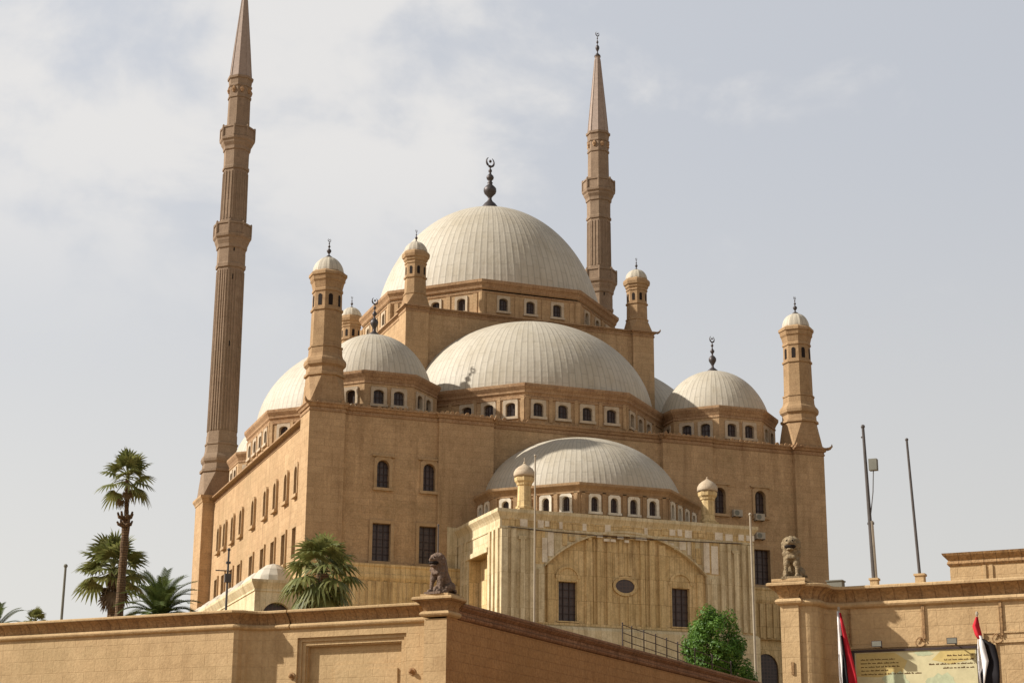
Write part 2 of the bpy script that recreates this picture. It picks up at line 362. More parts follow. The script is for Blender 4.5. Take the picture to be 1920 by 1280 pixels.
window_kind('apse_low', 1.5, 2.95, .10, .06, .40, None, True, 'rect', GRILLE, ALABD)
def facet_windows(parent, path, i, fr, key, z, wallb, z0, z1, inset=0):
    """wall facet i of a path with windows at fractions fr"""
    a, b = path[i], path[(i+1) % len(path)]; L = math.hypot(b[0]-a[0], b[1]-a[1]); ux, uy = (b[0]-a[0])/L, (b[1]-a[1])/L
    ang = math.degrees(atan2(uy, ux))
    wallb.wall(a, b, z0, z1, [hole(key, f*L, z) for f in fr])
    for f in fr: put_window(parent, key, a[0]+ux*f*L, a[1]+uy*f*L, z, ang)

# ------------------------------------------------------------------ ground and terrace
b = MB(); b.quad((-6000, -6000, 0), (6000, -6000, 0), (6000, 6000, 0), (-6000, 6000, 0))
g = link('ground', b.mesh('ground', GROUND)); g['kind'] = 'structure'
GX, GY = -11.76, -70.63; GROT = radians(-45.857)     # gate frame: x along the street front, y into the citadel
def gl(x, y, z=0): c_, s_ = cos(GROT), sin(GROT); return (GX+x*c_-y*s_, GY+x*s_+y*c_, z)
b = MB(); xs = [-190, -60, -30, -10, -.55, -.5, 3, 8, 13.4, 13.5, 40, 190]; ys = [3.2, 12, 25, 40, 48, 60, 90, 160, 260]
def th(x, y):
    if -.52 < x < 13.45: return min(9.0, max(.05, (y-3)*.22)) if y < 44 else min(12, 9+.06*(y-44))
    return min(12, 9+.05*max(0, y-20))
G_ = [[gl(x, y, th(x, y)) for x in xs] for y in ys]
b.rings(G_, False)
b.rings([[gl(x, 3.2, 0) for x in xs], G_[0]], False); b.rings([G_[-1], [gl(x, 260, 0) for x in xs]], False)
b.rings([[gl(-190, y, 0) for y in ys], [g_[0] for g_ in G_]], False); b.rings([[g_[-1] for g_ in G_], [gl(190, y, 0) for y in ys]], False)
g = link('terrace', b.mesh('terrace', PAVE)); g['kind'] = 'structure'

# ------------------------------------------------------------------ mosque
ZT, ZB = 34.4, 12.0
mosque = thing('mosque', 'domed Ottoman stone mosque with lead covered domes and alabaster clad apse', 'mosque', (23, 23, ZB))
W_ = MB(); CORN = MB(); ROOF = MB()
def cornice_prof(z, d=.34, h=.72, inner=.9): return [(0, z-h), (.05, z-h), (.07, z-h+.14), (.02, z-h+.16), (.02, z-h+.3), (.12, z-h+.34), (.2, z-h+.5), (d, z-.12), (d, z), (-inner, z)]
# front: piers, recessed walls, buttresses, central recess (x, y of the wall line, left to right)
YW, YB, YC = .38, .12, .62
front = [(0, 2.9), (0, 0), (2.9, 0), (2.9, YW), (10.75, YW), (10.75, YB), (15.42, YB), (15.42, YC), (30.58, YC), (30.58, YB), (35.25, YB), (35.25, YW), (43.1, YW), (43.1, 0), (46, 0), (46, 2.9)]
left = [(1.0, 43.2), (1.0, 2.9)]
full = left + front + [(45.0, 2.9), (45.0, 44.9), (1.0, 44.9)]
ZL = 22.25     # top of the projecting lower storey
upz, loz = 28.42, 22.6
FX = [6.22, 10.05, 35.95, 39.78]
for i in range(len(full)):
    a, c = full[i], full[(i+1) % len(full)]
    hs = []
    if a[1] == c[1] == YW:
        for x in FX:
            if a[0] < x < c[0]:
                hs += [hole('upper', x-a[0], upz), hole('lower', x-a[0], loz)]
    if a == left[0]:
        for y in (7.4, 11.0, 15.0, 18.8, 23.7, 28.9, 32.7, 36.4, 39.4): hs.append(hole('side_upper', 43.2-y, 28.75))
        for y in (7.4, 11.2, 15.2, 19.2, 23.7, 28.9, 32.4, 36.2, 39.6): hs.append(hole('side_lower', 43.2-y, 23.45))
    W_.wall(a, c, ZB, ZT, hs)
for x in FX: put_window(mosque, 'upper', x, YW, upz, 0); put_window(mosque, 'lower', x, YW, loz, 0)
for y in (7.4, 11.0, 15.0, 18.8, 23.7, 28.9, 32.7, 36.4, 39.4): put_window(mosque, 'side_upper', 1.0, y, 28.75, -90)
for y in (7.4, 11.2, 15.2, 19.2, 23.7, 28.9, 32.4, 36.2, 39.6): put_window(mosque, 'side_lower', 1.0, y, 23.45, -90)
CORN.sweep(full, cornice_prof(34.82, .3, .7), True)
def cresting(path, z, out_=.12, step=.42, hh=.2, seed=1):
    rr = random.Random(seed)
    for (a, c) in zip(path[:-1], path[1:]):
        L = math.hypot(c[0]-a[0], c[1]-a[1]); ux, uy = (c[0]-a[0])/L, (c[1]-a[1])/L; n = int(L/step)
        for i in range(n):
            if rr.random() < .12: continue
            u = (i+.5)*L/n; w = step*.36; h = hh*rr.uniform(.45, 1.2); cx, cy = a[0]+ux*u+uy*out_, a[1]+uy*u-ux*out_
            t = .06
            P = []
            for (k, zz) in ((1, z-.01), (1.05, z+h*.55), (.45, z+h)):
                P.append([(cx+ux*w*k*sx+uy*t*sy, cy+uy*w*k*sx-ux*t*sy, zz) for sx, sy in ((-1, 1), (1, 1), (1, -1), (-1, -1))])
            CORN.k = 1; CORN.rings(P, True, False, True); CORN.k = 0
cresting(front[1:-1], 34.82, seed=3); cresting([(1.0, 43), (1.0, 2.9)], 34.82, hh=.1, seed=4)
ROOF.quad((.5, .5, 34.5), (45.5, .5, 34.5), (45.5, 45, 34.5), (.5, 45, 34.5)); link('roof', ROOF.mesh('roof', PAVE), mosque)
# corner spouts that curl up at the cornice corners
def horn(mb, x, y, z, ang, s=1.0):
    dx, dy = sin(radians(ang)), -cos(radians(ang))
    mb.tube([(x, y, z-.12*s), (x+dx*.35*s, y+dy*.35*s, z-.05*s), (x+dx*.62*s, y+dy*.62*s, z+.18*s), (x+dx*.6*s, y+dy*.6*s, z+.42*s)], [.2*s, .17*s, .12*s, .05*s], 6)
# lower storey: marble skirting that projects, mouldings and upright panels
lowp = [(.1, 2.9), (.1, -.55), (12.6, -.55)]; lowr = [(33.4, -.55), (45.9, -.55), (45.9, 2.9)]
for pth, (x0, x1), doors in ((lowp, (.4, 12.4), (3.4, 7.0, 10.6)), (lowr, (33.7, 45.6), (36.2, 39.3, 42.4))):
    LOWW = MB()
    LOWW.sweep(pth, [(0, ZB), (0, 14.0), (.12, 14.0), (.12, 14.2), (0, 14.25), (0, 17.35), (-.25, 17.36), (-.25, 17.9), (0, 17.92), (.06, 18.0), (0, 18.05), (0, 20.95), (.05, 21.0), (.14, 21.2), (.14, 21.45), (.02, 21.5), (.02, 22.0), (.1, 22.1), (.1, ZL), (-1.2, ZL)])
    n = int((x1-x0)/.62)
    for i in range(n):
        x = x0+(i+.5)*(x1-x0)/n; LOWW.box(x-.17, x+.17, -.66, -.54, 18.06, 20.9)
    for cx in doors:      # arched lower openings
        A = []; Bq = []
        for i in range(13):
            t = pi*i/12; A.append((cx-1.1*cos(t), -.72, 15.5+1.25*sin(t))); Bq.append((cx-1.35*cos(t), -.72, 15.5+1.5*sin(t)))
        A = [(cx-1.1, -.72, ZB)]+A+[(cx+1.1, -.72, ZB)]; Bq = [(cx-1.35, -.72, ZB)]+Bq+[(cx+1.35, -.72, ZB)]
        LOWW.rings([[(x, -.54, z) for x, y, z in Bq], Bq, A, [(x, -.54, z) for x, y, z in A]], False)
        d = MB(); d.add([(x, -.565, z) for x, y, z in A], (tuple(range(len(A))),)); link('arched_doorway', d.mesh('arched_doorway', GRILLE), mosque)
    link('lower_storey', LOWW.mesh('lower_storey', ALABD), mosque)
link('cornice', CORN.mesh('cornice', [TRIM, CREST]), mosque); CORN = MB()
link('wall', W_.mesh('wall', STONE), mosque); W_ = MB()
# inner square block that carries the great dome
IN = [(11, 13.1), (11, 11), (13.1, 11), (13.1, 11.3), (32.9, 11.3), (32.9, 11), (35, 11), (35, 13.1), (34.7, 13.1), (34.7, 32.9), (35, 32.9), (35, 35), (32.9, 35), (32.9, 34.7), (13.1, 34.7), (13.1, 35), (11, 35), (11, 32.9), (11.3, 32.9), (11.3, 13.1)]
W_.sweep(IN, [(0, 34.4), (0, 46.9)], True)
CORN.sweep(IN, cornice_prof(47.15, .26, .55, 1.0), True); link('cornice', CORN.mesh('cornice', TRIM), mosque); link('inner_wall', W_.mesh('inner_wall', STONE), mosque); ROOF = MB(); ROOF.quad((11.5, 11.5, 47.0), (34.5, 11.5, 47.0), (34.5, 34.5, 47.0), (11.5, 34.5, 47.0)); link('roof', ROOF.mesh('roof', PAVE), mosque)
def horns(*L):
    for (x, y, z, a, k) in L: h_ = MB(); horn(h_, x, y, z, a, k); link('corner_spout', h_.mesh('corner_spout', TRIM), mosque, smooth=True)
horns((35.2, 10.8, 47.1, 45, .6), (46.2, -.2, 34.8, 45, .75), (43.0, -.25, 34.7, 0, .7), (30.6, -.1, 34.7, 0, .7), (-.2, -.2, 34.8, -45, .7), (35.3, .1, 34.7, 0, .6), (15.4, -.1, 34.7, 0, .6))
# great drum
dp = octo(23, 23, 12.25); DRW = MB(); CORN = MB()
for i in range(8):
    facet_windows(mosque, dp, i, (.22, .5, .78) if i in (0, 1, 2, 3, 4, 5) else (), 'big_drum', 47.72, DRW, 46.9, 50.3)
CORN.sweep(octo(23, 23, 12.25), [(0, 49.3), (.06, 49.32), (.08, 49.45), (0, 49.5), (0, 49.62), (.12, 49.75), (.16, 49.95), (.36, 50.25), (.36, 50.5), (-1.6, 50.62)], True)
for v in dp:      # corner pilasters and strips between the windows
    DRW.lathe(v[0]*.997+23*.003, v[1]*.997+23*.003, [(47, .3), (49.3, .3)], 8)
for i in range(6):
    a, c = dp[i], dp[i+1]
    for f in (.07, .36, .64, .93):
        x, y = a[0]+(c[0]-a[0])*f, a[1]+(c[1]-a[1])*f; DRW.box(x-.2, x+.2, y-.07, y+.07, 47, 49.28, atan2(c[1]-a[1], c[0]-a[0]))
def done_drum():
    link('drum_wall', DRW.mesh('drum_wall', STONE), mosque); link('cornice', CORN.mesh('cornice', TRIM), mosque); return MB(), MB()
DRW, CORN = done_drum()
# three half drums (front, left, right) and four corner drums
HD = [((23, 12), 0), ((12, 23), -90), ((34, 23), 90)]
for (c_, hh) in HD:
    p_ = octo(c_[0], c_[1], 12.0, hh)
    for i in range(5):
        fr = {1: (.14, .38, .62, .86), 2: (.13, .37, .61, .85), 3: (.16, .40, .64, .88)}.get(i, ())
        if hh == 90: fr = ()
        if hh == 0 and i == 1: fr = (.42, .64, .86)
        if hh == 0 and i == 3: fr = (.14, .36, .58)
        facet_windows(mosque, p_, i, fr, 'drum', 35.5, DRW, 34.4, 38.0)
        a, c = p_[i], p_[i+1]
        if i in (1, 2, 3):
            for f in (.02, .25, .5, .74, .98):
                x, y = a[0]+(c[0]-a[0])*f, a[1]+(c[1]-a[1])*f; DRW.box(x-.16, x+.16, y-.09, y+.09, 35.1, 37.2, atan2(c[1]-a[1], c[0]-a[0]))
    CORN.sweep(p_, [(0, 36.95), (.08, 36.97), (.1, 37.1), (0, 37.15), (.02, 37.35), (.14, 37.5), (.14, 37.65), (.34, 38.0), (.34, 38.25), (-1.5, 38.35)])
    DRW, CORN = done_drum()
for (cx, cy) in ((7.02, 7.02), (38.98, 7.02), (7.02, 38.98), (38.98, 38.98)):
    p_ = octo(cx, cy, 5.45)
    for i in range(8):
        fr = (.29, .70) if i in (1, 2, 3, 4) and not (cx > 30 and cy > 30) else ()
        if cx < 10 and cy < 10 and i in (4,): fr = (.25, .62)
        facet_windows(mosque, p_, i, fr, 'drum', 35.58, DRW, 34.4, 38.0)
    CORN.sweep(p_, [(0, 37.25), (.06, 37.27), (.06, 37.4), (0, 37.45), (.1, 37.7), (.3, 38.05), (.3, 38.28), (-.9, 38.36)], True)
    DRW, CORN = done_drum()
# domes: ribbed sheets
def dome(name, cx, cy, z0, r, h, ribs, rows, half=None, rib=.014, pw=1.0, n=28, zmin=None):
    b = MB(); seg = ribs*4; rings = []
    if half is None: angs = [2*pi*k/seg for k in range(seg)]
    else:
        s0 = radians(half-90)-pi; angs = [radians(half)-pi+pi*k/(seg//2) for k in range(seg//2+1)]
    for i in range(n):
        t0 = math.asin(min(.9, max(0, (zmin-z0)/h))) if zmin else 0
        t = t0+(i/n)*(pi/2*.985-t0); cr, sr = cos(t)**pw, sin(t)
        fade = min(1, cos(t)*2.2)
        rings.append([((r*cr+(rib*fade if k % 4 == 0 else 0))*cos(a), (r*cr+(rib*fade if k % 4 == 0 else 0))*sin(a), h*sr) for k, a in enumerate(angs)])
    b.rings(rings, half is None)
    b.add(rings[-1]+[(0, 0, h)], [(j, (j+1) % len(angs), len(angs)) for j in range(len(angs) if half is None else len(angs)-1)])
    return link(name, b.mesh(name, LEAD(ribs, rows)), mosque, (cx, cy, z0), 0, False)
def finial(cx, cy, z0, z1, s, name='finial', parent=None, ang=20, cap=False):
    """stacked balls with a crescent; local to its dome"""
    H = z1-z0; b = MB()
    prof = [(0, 1.0), (.05, .95), (.10, .6), (.15, .22), (.21, .2), (.27, .42), (.33, .62), (.39, .62), (.44, .42), (.48, .14), (.53, .16), (.565, .34), (.60, .36), (.635, .2), (.67, .1), (.70, .1), (.73, .22), (.76, .2), (.79, .07), (.83, .06)]
    if cap: prof = [(0, 1.05), (.04, 1.0), (.10, .84), (.16, .58), (.20, .3), (.235, .2), (.27, .2), (.30, .34), (.34, .58), (.385, .68), (.43, .66), (.47, .46), (.50, .26), (.52, .24), (.535, .3), (.55, .22), (.575, .2), (.60, .34), (.63, .4), (.66, .34), (.69, .16), (.72, .11), (.745, .2), (.77, .18), (.79, .07), (.83, .06)]
    b.lathe(cx, cy, [(z0+H*a, s*r) for a, r in prof], 16)
    R_ = H*.082; zc = z0+H*.915; pts = []; ca, sa = cos(radians(ang)), sin(radians(ang))
    for i in range(17):
        t = radians(-240+300*i/16); pts.append((cx+R_*cos(t)*ca, cy+R_*cos(t)*sa, zc+R_*sin(t)))
    b.tube(pts, [R_*(.06+.20*sin(pi*i/16)) for i in range(17)], 6)
    b.ball((cx, cy, zc+R_*.15), R_*.33, 6)
    return b
d0 = dome('great_dome', 23, 23, 47.9, 11.1, 13.6, 104, .42, None, .015, 1.0, 28, 50.4)
d0['label'] = 'great central dome'
sub('finial', finial(0, 0, 13.5, 67.25-47.9, .95, cap=True).mesh('finial', BRONZE), d0, True)
dome('half_dome', 23, 12, 37.6, 11.15, 9.0, 116, .5, 0, .013, 1.0, 28, 38.2)
dome('half_dome', 12, 23, 37.6, 11.15, 9.0, 116, .5, -90, .013, 1.0, 28, 38.2)
dome('half_dome', 34, 23, 37.6, 11.15, 9.0, 116, .5, 90, .013, 1.0, 28, 38.2)
for (cx, cy) in ((7.02, 7.02), (38.98, 7.02), (7.02, 38.98), (38.98, 38.98)):
    d = dome('corner_dome', cx, cy, 36.6, 5.15, 6.15, 60, .55, None, .012, 1.0, 22, 38.25)
    sub('finial', finial(0, 0, 6.05, 46.15-36.6, .55).mesh('finial', BRONZE), d, True)
# apse: alabaster box with a half dome
AX0, AX1, AY = 12.46, 33.54, -9.7; APW = MB(); AZT = 25.2
doorh = (9.7-7.0, 9.7-2.7)
APW.wall((AX0, YC), (AX0, AY), ZB, AZT, [(YC+2.7, YC+7.0, ZB, 22.6)])
ax = 22.72; hs = []
for x in (18.0, 27.35): hs.append(hole('apse_low', x-AX0, 17.45))
APW.wall((AX0, AY), (16.0, AY), ZB, AZT, []); APW.wall((29.5, AY), (AX1, AY), ZB, AZT, [])
# arched recess in the front: outer face above the arch, panel wall set back inside it
ZS, RISE, HW = 21.35, 2.95, 6.75; n = 28
arc = [(ax-HW*cos(pi*i/n), ZS+RISE*sin(pi*i/n)) for i in range(n+1)]
sg = [(ax-HW+2*HW*i/n) for i in range(n+1)]
Rr = (HW*HW+RISE*RISE)/(2*RISE); arc = [(x, ZS+RISE-Rr+sqrt(Rr*Rr-(x-ax)**2)) for x in sg]
APW.wall((16.0-.03, AY), (29.5-.03, AY), AZT-.01, AZT)
top = [(x, AY, AZT-.01) for x, z in arc]; bot = [(x, AY, z) for x, z in arc]; back = [(x, AY+.32, z) for x, z in arc]
APW.rings([top, bot, back], False)
APW.quad((ax-HW, AY, ZB), (ax-HW, AY+.32, ZB), (ax-HW, AY+.32, ZS), (ax-HW, AY, ZS)); APW.quad((ax+HW, AY, ZB), (ax+HW, AY, ZS), (ax+HW, AY+.32, ZS), (ax+HW, AY+.32, ZB))
APP = MB(); APP.wall((ax-HW-.1, AY+.32), (ax+HW+.1, AY+.32), ZB, ZS+RISE+.1, [hole('apse_low', x-(ax-HW-.1), 17.45) for x in (18.0, 27.35)])
for x in (18.0, 27.35): put_window(mosque, 'apse_low', x, AY+.32, 17.45, 0)
def strip(mb, x, w, z0, z1, y, t): mb.box(x-w/2, x+w/2, y-t, y+.01, z0, z1)
def zarc(x): return ZS+RISE-Rr+sqrt(Rr*Rr-(x-ax)**2)
for x in [16.9+.36*i for i in range(33)]:
    if abs(x-18.0) > 1.15 and abs(x-27.35) > 1.15 and abs(x-ax) > 1.3: strip(APP, x, .13, 17.3, zarc(x)-.18, AY+.32, .08)
for x, w in ((19.7, .5), (20.55, .42), (21.35, .36), (24.1, .36), (24.9, .42), (25.75, .5), (22.35, .3), (23.1, .3), (16.55, .5), (28.95, .5)):
    lo = 17.3
    if x in (22.35, 23.1):
        strip(APP, x, w, lo, 19.5, AY+.32, .1); strip(APP, x, w, 21.1, zarc(x)-.1, AY+.32, .1)
    else: strip(APP, x, w, lo, min(zarc(x-w/2), zarc(x+w/2))-.1, AY+.32, .22)
APP.box(ax-HW, ax+HW, AY+.12, AY+.33, 17.0, 17.3)
for x in (18.0, 27.35):      # blind arch above each window
    A = [(x-1.0*cos(pi*i/10), AY+.22, 20.65+.95*sin(pi*i/10)) for i in range(11)]; B = [(x-.82*cos(pi*i/10), AY+.22, 20.65+.78*sin(pi*i/10)) for i in range(11)]
    APP.rings([[(p[0], AY+.325, p[2]) for p in A], A, B, [(p[0], AY+.325, p[2]) for p in B]], False)
ov = MB(); ov.add([(ax-.06+.78*cos(2*pi*i/24), AY+.26, 20.3+.52*sin(2*pi*i/24)) for i in range(24)], (tuple(range(24)),))
ow = link('oval_window', ov.mesh('oval_window', GRILLE), mosque)
of = MB(); of.rings([[(ax-.06+a*cos(2*pi*i/24), y, 20.3+c*sin(2*pi*i/24)) for i in range(24)] for a, c, y in ((1.02, .74, AY+.33), (1.02, .74, AY+.17), (.78, .52, AY+.19), (.78, .52, AY+.27))])
sub('frame', of.mesh('frame', ALABD), ow)
link('apse_panel', APP.mesh('apse_panel', ALABD), mosque)
AT = MB()
arcp = [(x, z) for x, z in arc]
for (d, pr) in ((.0, .1),):
    A = [(x, AY-.1, z+.0) for x, z in arc]; B = [(x, AY-.1, z+.16) for x, z in arc]
    AT.rings([[(p[0], AY+.01, p[2]) for p in A], A, B, [(p[0], AY+.01, p[2]) for p in B]], False)
for x, w, z1 in ((12.75, .5, 24.0), (13.45, .34, 24.0), (14.2, .36, 23.3), (14.95, .3, 24.0), (15.7, .45, 21.2), (30.0, .45, 21.2), (30.75, .34, 24.0), (31.35, .26, 24.0), (31.95, .36, 23.3), (32.6, .3, 24.0), (33.25, .5, 24.0)): strip(AT, x, w, 17.2, z1, AY, .22)
FZ = MB(); FZ.k = 1; FZ.box(15.1, 16.02, AY-.012, AY+.01, 21.55, 24.04); FZ.box(29.4, 30.7, AY-.012, AY+.01, 21.55, 24.04); FZ.box(16.0, 29.42, AY-.012, AY+.01, 24.31, 24.5); rz = random.Random(12); x = 15.2
while x < 30.6:      # upright alabaster slabs of the frieze: patched, some missing, pale and dark by turns
    w = rz.uniform(.22, .62); lo = max(21.6, zarc(min(max(x+w/2, ax-HW), ax+HW))+.30) if ax-HW-.6 < x+w/2 < ax+HW+.6 else 21.6
    if rz.random() > .16:
        FZ.k = 0 if rz.random() < .55 else 1; top_ = 24.03-rz.choice((0, 0, 0, .25, .5)); FZ.box(x, x+w, AY-rz.uniform(.03, .09), AY+.01, min(lo, top_-.2), top_)
    x += w+rz.uniform(.03, .2)
x = 13.2
while x < 33.0:
    w = rz.uniform(.25, .75)
    if rz.random() > .3: FZ.k = 0 if rz.random() < .5 else 1; FZ.box(x, x+w, AY-rz.uniform(.05, .1), AY+.01, 24.27+rz.choice((0, 0, .1)), 24.92-rz.choice((0, 0, .12)))
    x += w+rz.uniform(.03, .25)
FZ.k = 1; FZ.box(12.6, 33.4, AY-.028, AY+.01, 24.2, 24.95)
link('frieze', FZ.mesh('frieze', [ALABW, ALABD]), mosque)
cb = MB(); cb.tube([(13.0, AY-.22, 24.15), (17, AY-.22, 23.98), (22, AY-.24, 23.92), (27, AY-.24, 23.96), (32.5, AY-.22, 24.1)], .035, 5); link('cable', cb.mesh('cable', IRON), mosque)
strip(AT, 14.2, .6, 23.3, 23.55, AY, .2); strip(AT, 31.95, .6, 23.3, 23.55, AY, .2)
AT.sweep([(AX0, YC), (AX0, AY), (AX1, AY), (AX1, YC)], [(.01, 24.05), (.06, 24.07), (.06, 24.2), (.02, 24.25), (.02, 24.75), (.12, 24.95), (.34, 25.25), (.34, 25.5), (-1.3, 25.5)])
AT.sweep([(AX0, YC), (AX0, AY), (AX1, AY), (AX1, YC)], [(.25, ZB), (.25, 16.8), (.12, 17.0), (.01, 17.05)])
for y, w in ((-1.2, .4), (-2.0, .3), (-7.6, .35), (-8.4, .4), (-9.3, .55)): AT.box(AX0-.14, AX0+.01, y-w/2, y+w/2, 17.1, 24.05)
AT.box(AX0-.2, AX0+.01, -7.35, -2.35, 22.6, 22.95)
link('apse_trim', AT.mesh('apse_trim', ALAB), mosque)
DR = MB(); DR.quad((AX0+.9, -2.4, ZB), (AX0+.9, -7.3, ZB), (AX0+.9, -7.3, 22.8), (AX0+.9, -2.4, 22.8))
DR.box(AX0, AX0+.9, -7.01, -6.9, ZB, 22.6); DR.box(AX0, AX0+.9, -2.8, -2.69, ZB, 22.6); DR.box(AX0, AX0+.9, -7.0, -2.7, 22.55, 22.62)
DR.box(AX0+.55, AX0+.89, -6.85, -5.7, ZB, 21.8); DR.box(AX0+.7, AX0+.89, -4.9, -3.2, ZB, 20.9)
link('side_door_niche', DR.mesh('side_door_niche', ALABD), mosque)
link('apse_wall', APW.mesh('apse_wall', ALAB), mosque)
ROOF = MB(); ROOF.quad((AX0, AY, 25.3), (AX1, AY, 25.3), (AX1, .6, 25.3), (AX0, .6, 25.3)); link('roof', ROOF.mesh('roof', PAVE), mosque)
AD = MB(); ap = octo(23, .3, 9.7, 0)
for i in range(5):
    fr = {0: (.3, .72), 1: (.16, .39, .62, .85), 2: (.17, .39, .61, .83), 3: (.15, .38, .61, .84)}.get(i, ())
    facet_windows(mosque, ap, i, fr, 'apse_drum', 25.98, AD, 25.2, 27.9)
    a, c = ap[i], ap[i+1]
    if i in (1, 2, 3):
        for f in (.04, .275, .505, .735, .96):
            x, y = a[0]+(c[0]-a[0])*f, a[1]+(c[1]-a[1])*f; AD.box(x-.16, x+.16, y-.08, y+.08, 25.5, 27.5, atan2(c[1]-a[1], c[0]-a[0]))
AD.sweep(ap, [(0, 27.4), (.08, 27.42), (.08, 27.52), (0, 27.56), (.1, 27.75), (.32, 27.98), (.32, 28.18), (-1.5, 28.25)])
link('apse_drum', AD.mesh('apse_drum', STONE3), mosque)
dome('apse_half_dome', 23, .3, 27.3, 8.5, 6.35, 110, .5, 0, .011, 1.0, 26, 28.15)
# flank wall marble strip beside the apse
for x in (11.55, 33.6):
    ST = MB(); ST.box(x, x+.85, YB-.12, YB+.05, ZB, 25.6); link('marble_strip', ST.mesh('marble_strip', ALAB), mosque)

# turrets ---------------------------------------------------------------------
def broach(mb, cx, cy, z0, s, z1, R):
    """square foot that chamfers up into an octagon"""
    sq = []
    o = [(R*cos(pi/8+pi/4*j), R*sin(pi/8+pi/4*j)) for j in range(8)]
    for (x, y) in o: sq.append((s*(1 if x > 0 else -1), s*(1 if y > 0 else -1)))
    mb.rings([[(cx+x, cy+y, z0) for x, y in sq], [(cx+x, cy+y, z1) for x, y in o]])
def niche_mesh(w, h):
    m_ = MB(); K = 8; P = [(-w/2, 0, 0)]+[(-w/2*cos(pi*i/K), 0, h-w/2+w/2*sin(pi*i/K)) for i in range(K+1)]+[(w/2, 0, 0)]
    m_.add(P, (tuple(range(len(P))),)); return m_.mesh('opening', DARK)
NICHE = niche_mesh(.34, .95); NICHE2 = niche_mesh(.26, .72)
def turret(cx, cy, base, prof, domez, dr, dh, ftop, fs, niche, nz, nr, sq):
    b = MB(); b.box(-sq-.04, sq+.04, -sq-.04, sq+.04, 34.3-base if base < 40 else 46.8-base, .1)
    broach(b, 0, 0, .1, sq, prof[0][0]-base, prof[0][1]); b.lathe(0, 0, [(z-base, r) for z, r in prof], 8)
    o = link('turret', b.mesh('turret', STONE3), mosque, (cx, cy, base))
    d = MB(); n = 9; d.rings([[((dr*cos(pi/2*i/n*.98))*cos(pi/16+2*pi*j/16)*(1 if j % 2 else .96), (dr*cos(pi/2*i/n*.98))*sin(pi/16+2*pi*j/16)*(1 if j % 2 else .96), domez-base+dh*sin(pi/2*i/n)) for j in range(16)] for i in range(n+1)], True, False, True)
    sub('turret_dome', d.mesh('turret_dome', LEAD(16, .1)), o)
    sub('finial', finial(0, 0, domez+dh-base-.05, ftop-base, fs).mesh('finial', BRONZE), o, True)
    for a in (-112.5, -67.5, -22.5, 22.5, 67.5, 112.5):
        a += 22.5
        k = sub('opening', niche, o); k.location = (nr*sin(radians(a)), -nr*cos(radians(a)), nz-base); k.rotation_euler = (0, 0, radians(a))
    return o
PT = [(37.1, 1.52), (37.15, 1.68), (37.35, 1.68), (37.42, 1.52), (37.85, 1.5), (38.05, 1.7), (38.3, 1.74), (38.5, 1.68), (38.75, 1.46), (39.0, 1.38), (39.5, 1.36), (39.52, 1.42), (39.66, 1.42), (39.7, 1.28), (42.6, 1.24), (42.62, 1.34), (42.8, 1.34), (42.84, 1.22), (44.2, 1.2), (44.22, 1.28), (44.38, 1.28), (44.5, 1.22), (45.0, 1.34), (45.18, 1.46), (45.22, 1.42), (45.5, 1.5), (45.55, 1.58), (45.78, 1.58), (45.9, 1.4), (46.0, 1.3)]
PQ = [(48.35, 1.02), (48.38, 1.08), (48.5, 1.08), (48.55, .97), (49.9, .95), (49.92, 1.05), (50.06, 1.05), (50.1, .95), (51.25, .95), (51.27, 1.02), (51.4, 1.02), (51.45, .96), (51.6, 1.08), (51.75, 1.1), (51.85, 1.22), (52.1, 1.27), (52.3, 1.24), (52.45, 1.08), (52.5, 1.0)]
for (x, y) in ((1.46, 1.46), (44.54, 1.46)): turret(x, y, 34.85, PT, 45.95, 1.27, 1.38, 48.97, .30, NICHE, 43.0, 1.22*cos(pi/8)+.02, 1.4)
for (x, y) in ((12.15, 12.15), (33.85, 12.15), (12.15, 33.85), (33.85, 33.85)): turret(x, y, 47.15, PQ, 52.45, 1.06, 1.0, 54.65, .20, NICHE2, 50.25, .955*cos(pi/8)+.02, 1.05)
# small marble turrets on the apse roof
for x in (15.2, 30.8):
    b = MB(); b.box(-.62, .62, -.62, .62, -.8, .5); b.lathe(0, 0, [(.5, .6), (.55, .66), (.7, .66), (.75, .55), (2.3, .5), (2.35, .58), (2.5, .62), (2.65, .74), (2.9, .78), (3.0, .7)], 8)
    o = link('apse_turret', b.mesh('apse_turret', ALABD), mosque, (x, -7.5, 25.5))
    d = MB(); d.lathe(0, 0, [(3.0, .80), (3.15, .84), (3.35, .82), (3.6, .68), (3.8, .45), (3.95, .2), (4.05, .08)], 14); d.ball((0, 0, 4.12), .09, 6); d.tube([(0, 0, 4.0), (0, 0, 4.5 if x < 20 else 4.2)], .03, 6); sub('turret_dome', d.mesh('turret_dome', FRAME), o, True)
# side arcade along the left flank
SA = MB(); sx0, sx1, sy0, sy1, sz = -3.62, .95, .3, 41.5, 20.2
SA.wall((sx1, sy1), (sx0, sy1), ZB, sz); arches = [3.4+4.6*i for i in range(9)]
SA.wall((sx0, sy1), (sx0, sy0), ZB, sz, [(sy1-y-1.5, sy1-y+1.5, ZB, 18.1) for y in arches]); SA.wall((sx0, sy0), (sx1, sy0), ZB, sz, [(.55, 2.95, ZB, 18.99)])
for y in arches:     # arch heads over the rectangular cuts
    A = [(sx0-.05, y+1.35*cos(pi*i/12), 16.6+1.35*sin(pi*i/12)) for i in range(13)]; T = [(sx0-.05, y+1.55*cos(pi*i/12), 18.2) for i in range(13)]
    SA.rings([[(sx0+.5, p[1], p[2]) for p in A], A, T], False)
A = [(-1.87-1.15*cos(pi*i/12), sy0-.04, 17.85+1.15*sin(pi*i/12)) for i in range(13)]; T = [(-1.87-1.25*cos(pi*i/12), sy0-.04, 19.1) for i in range(13)]
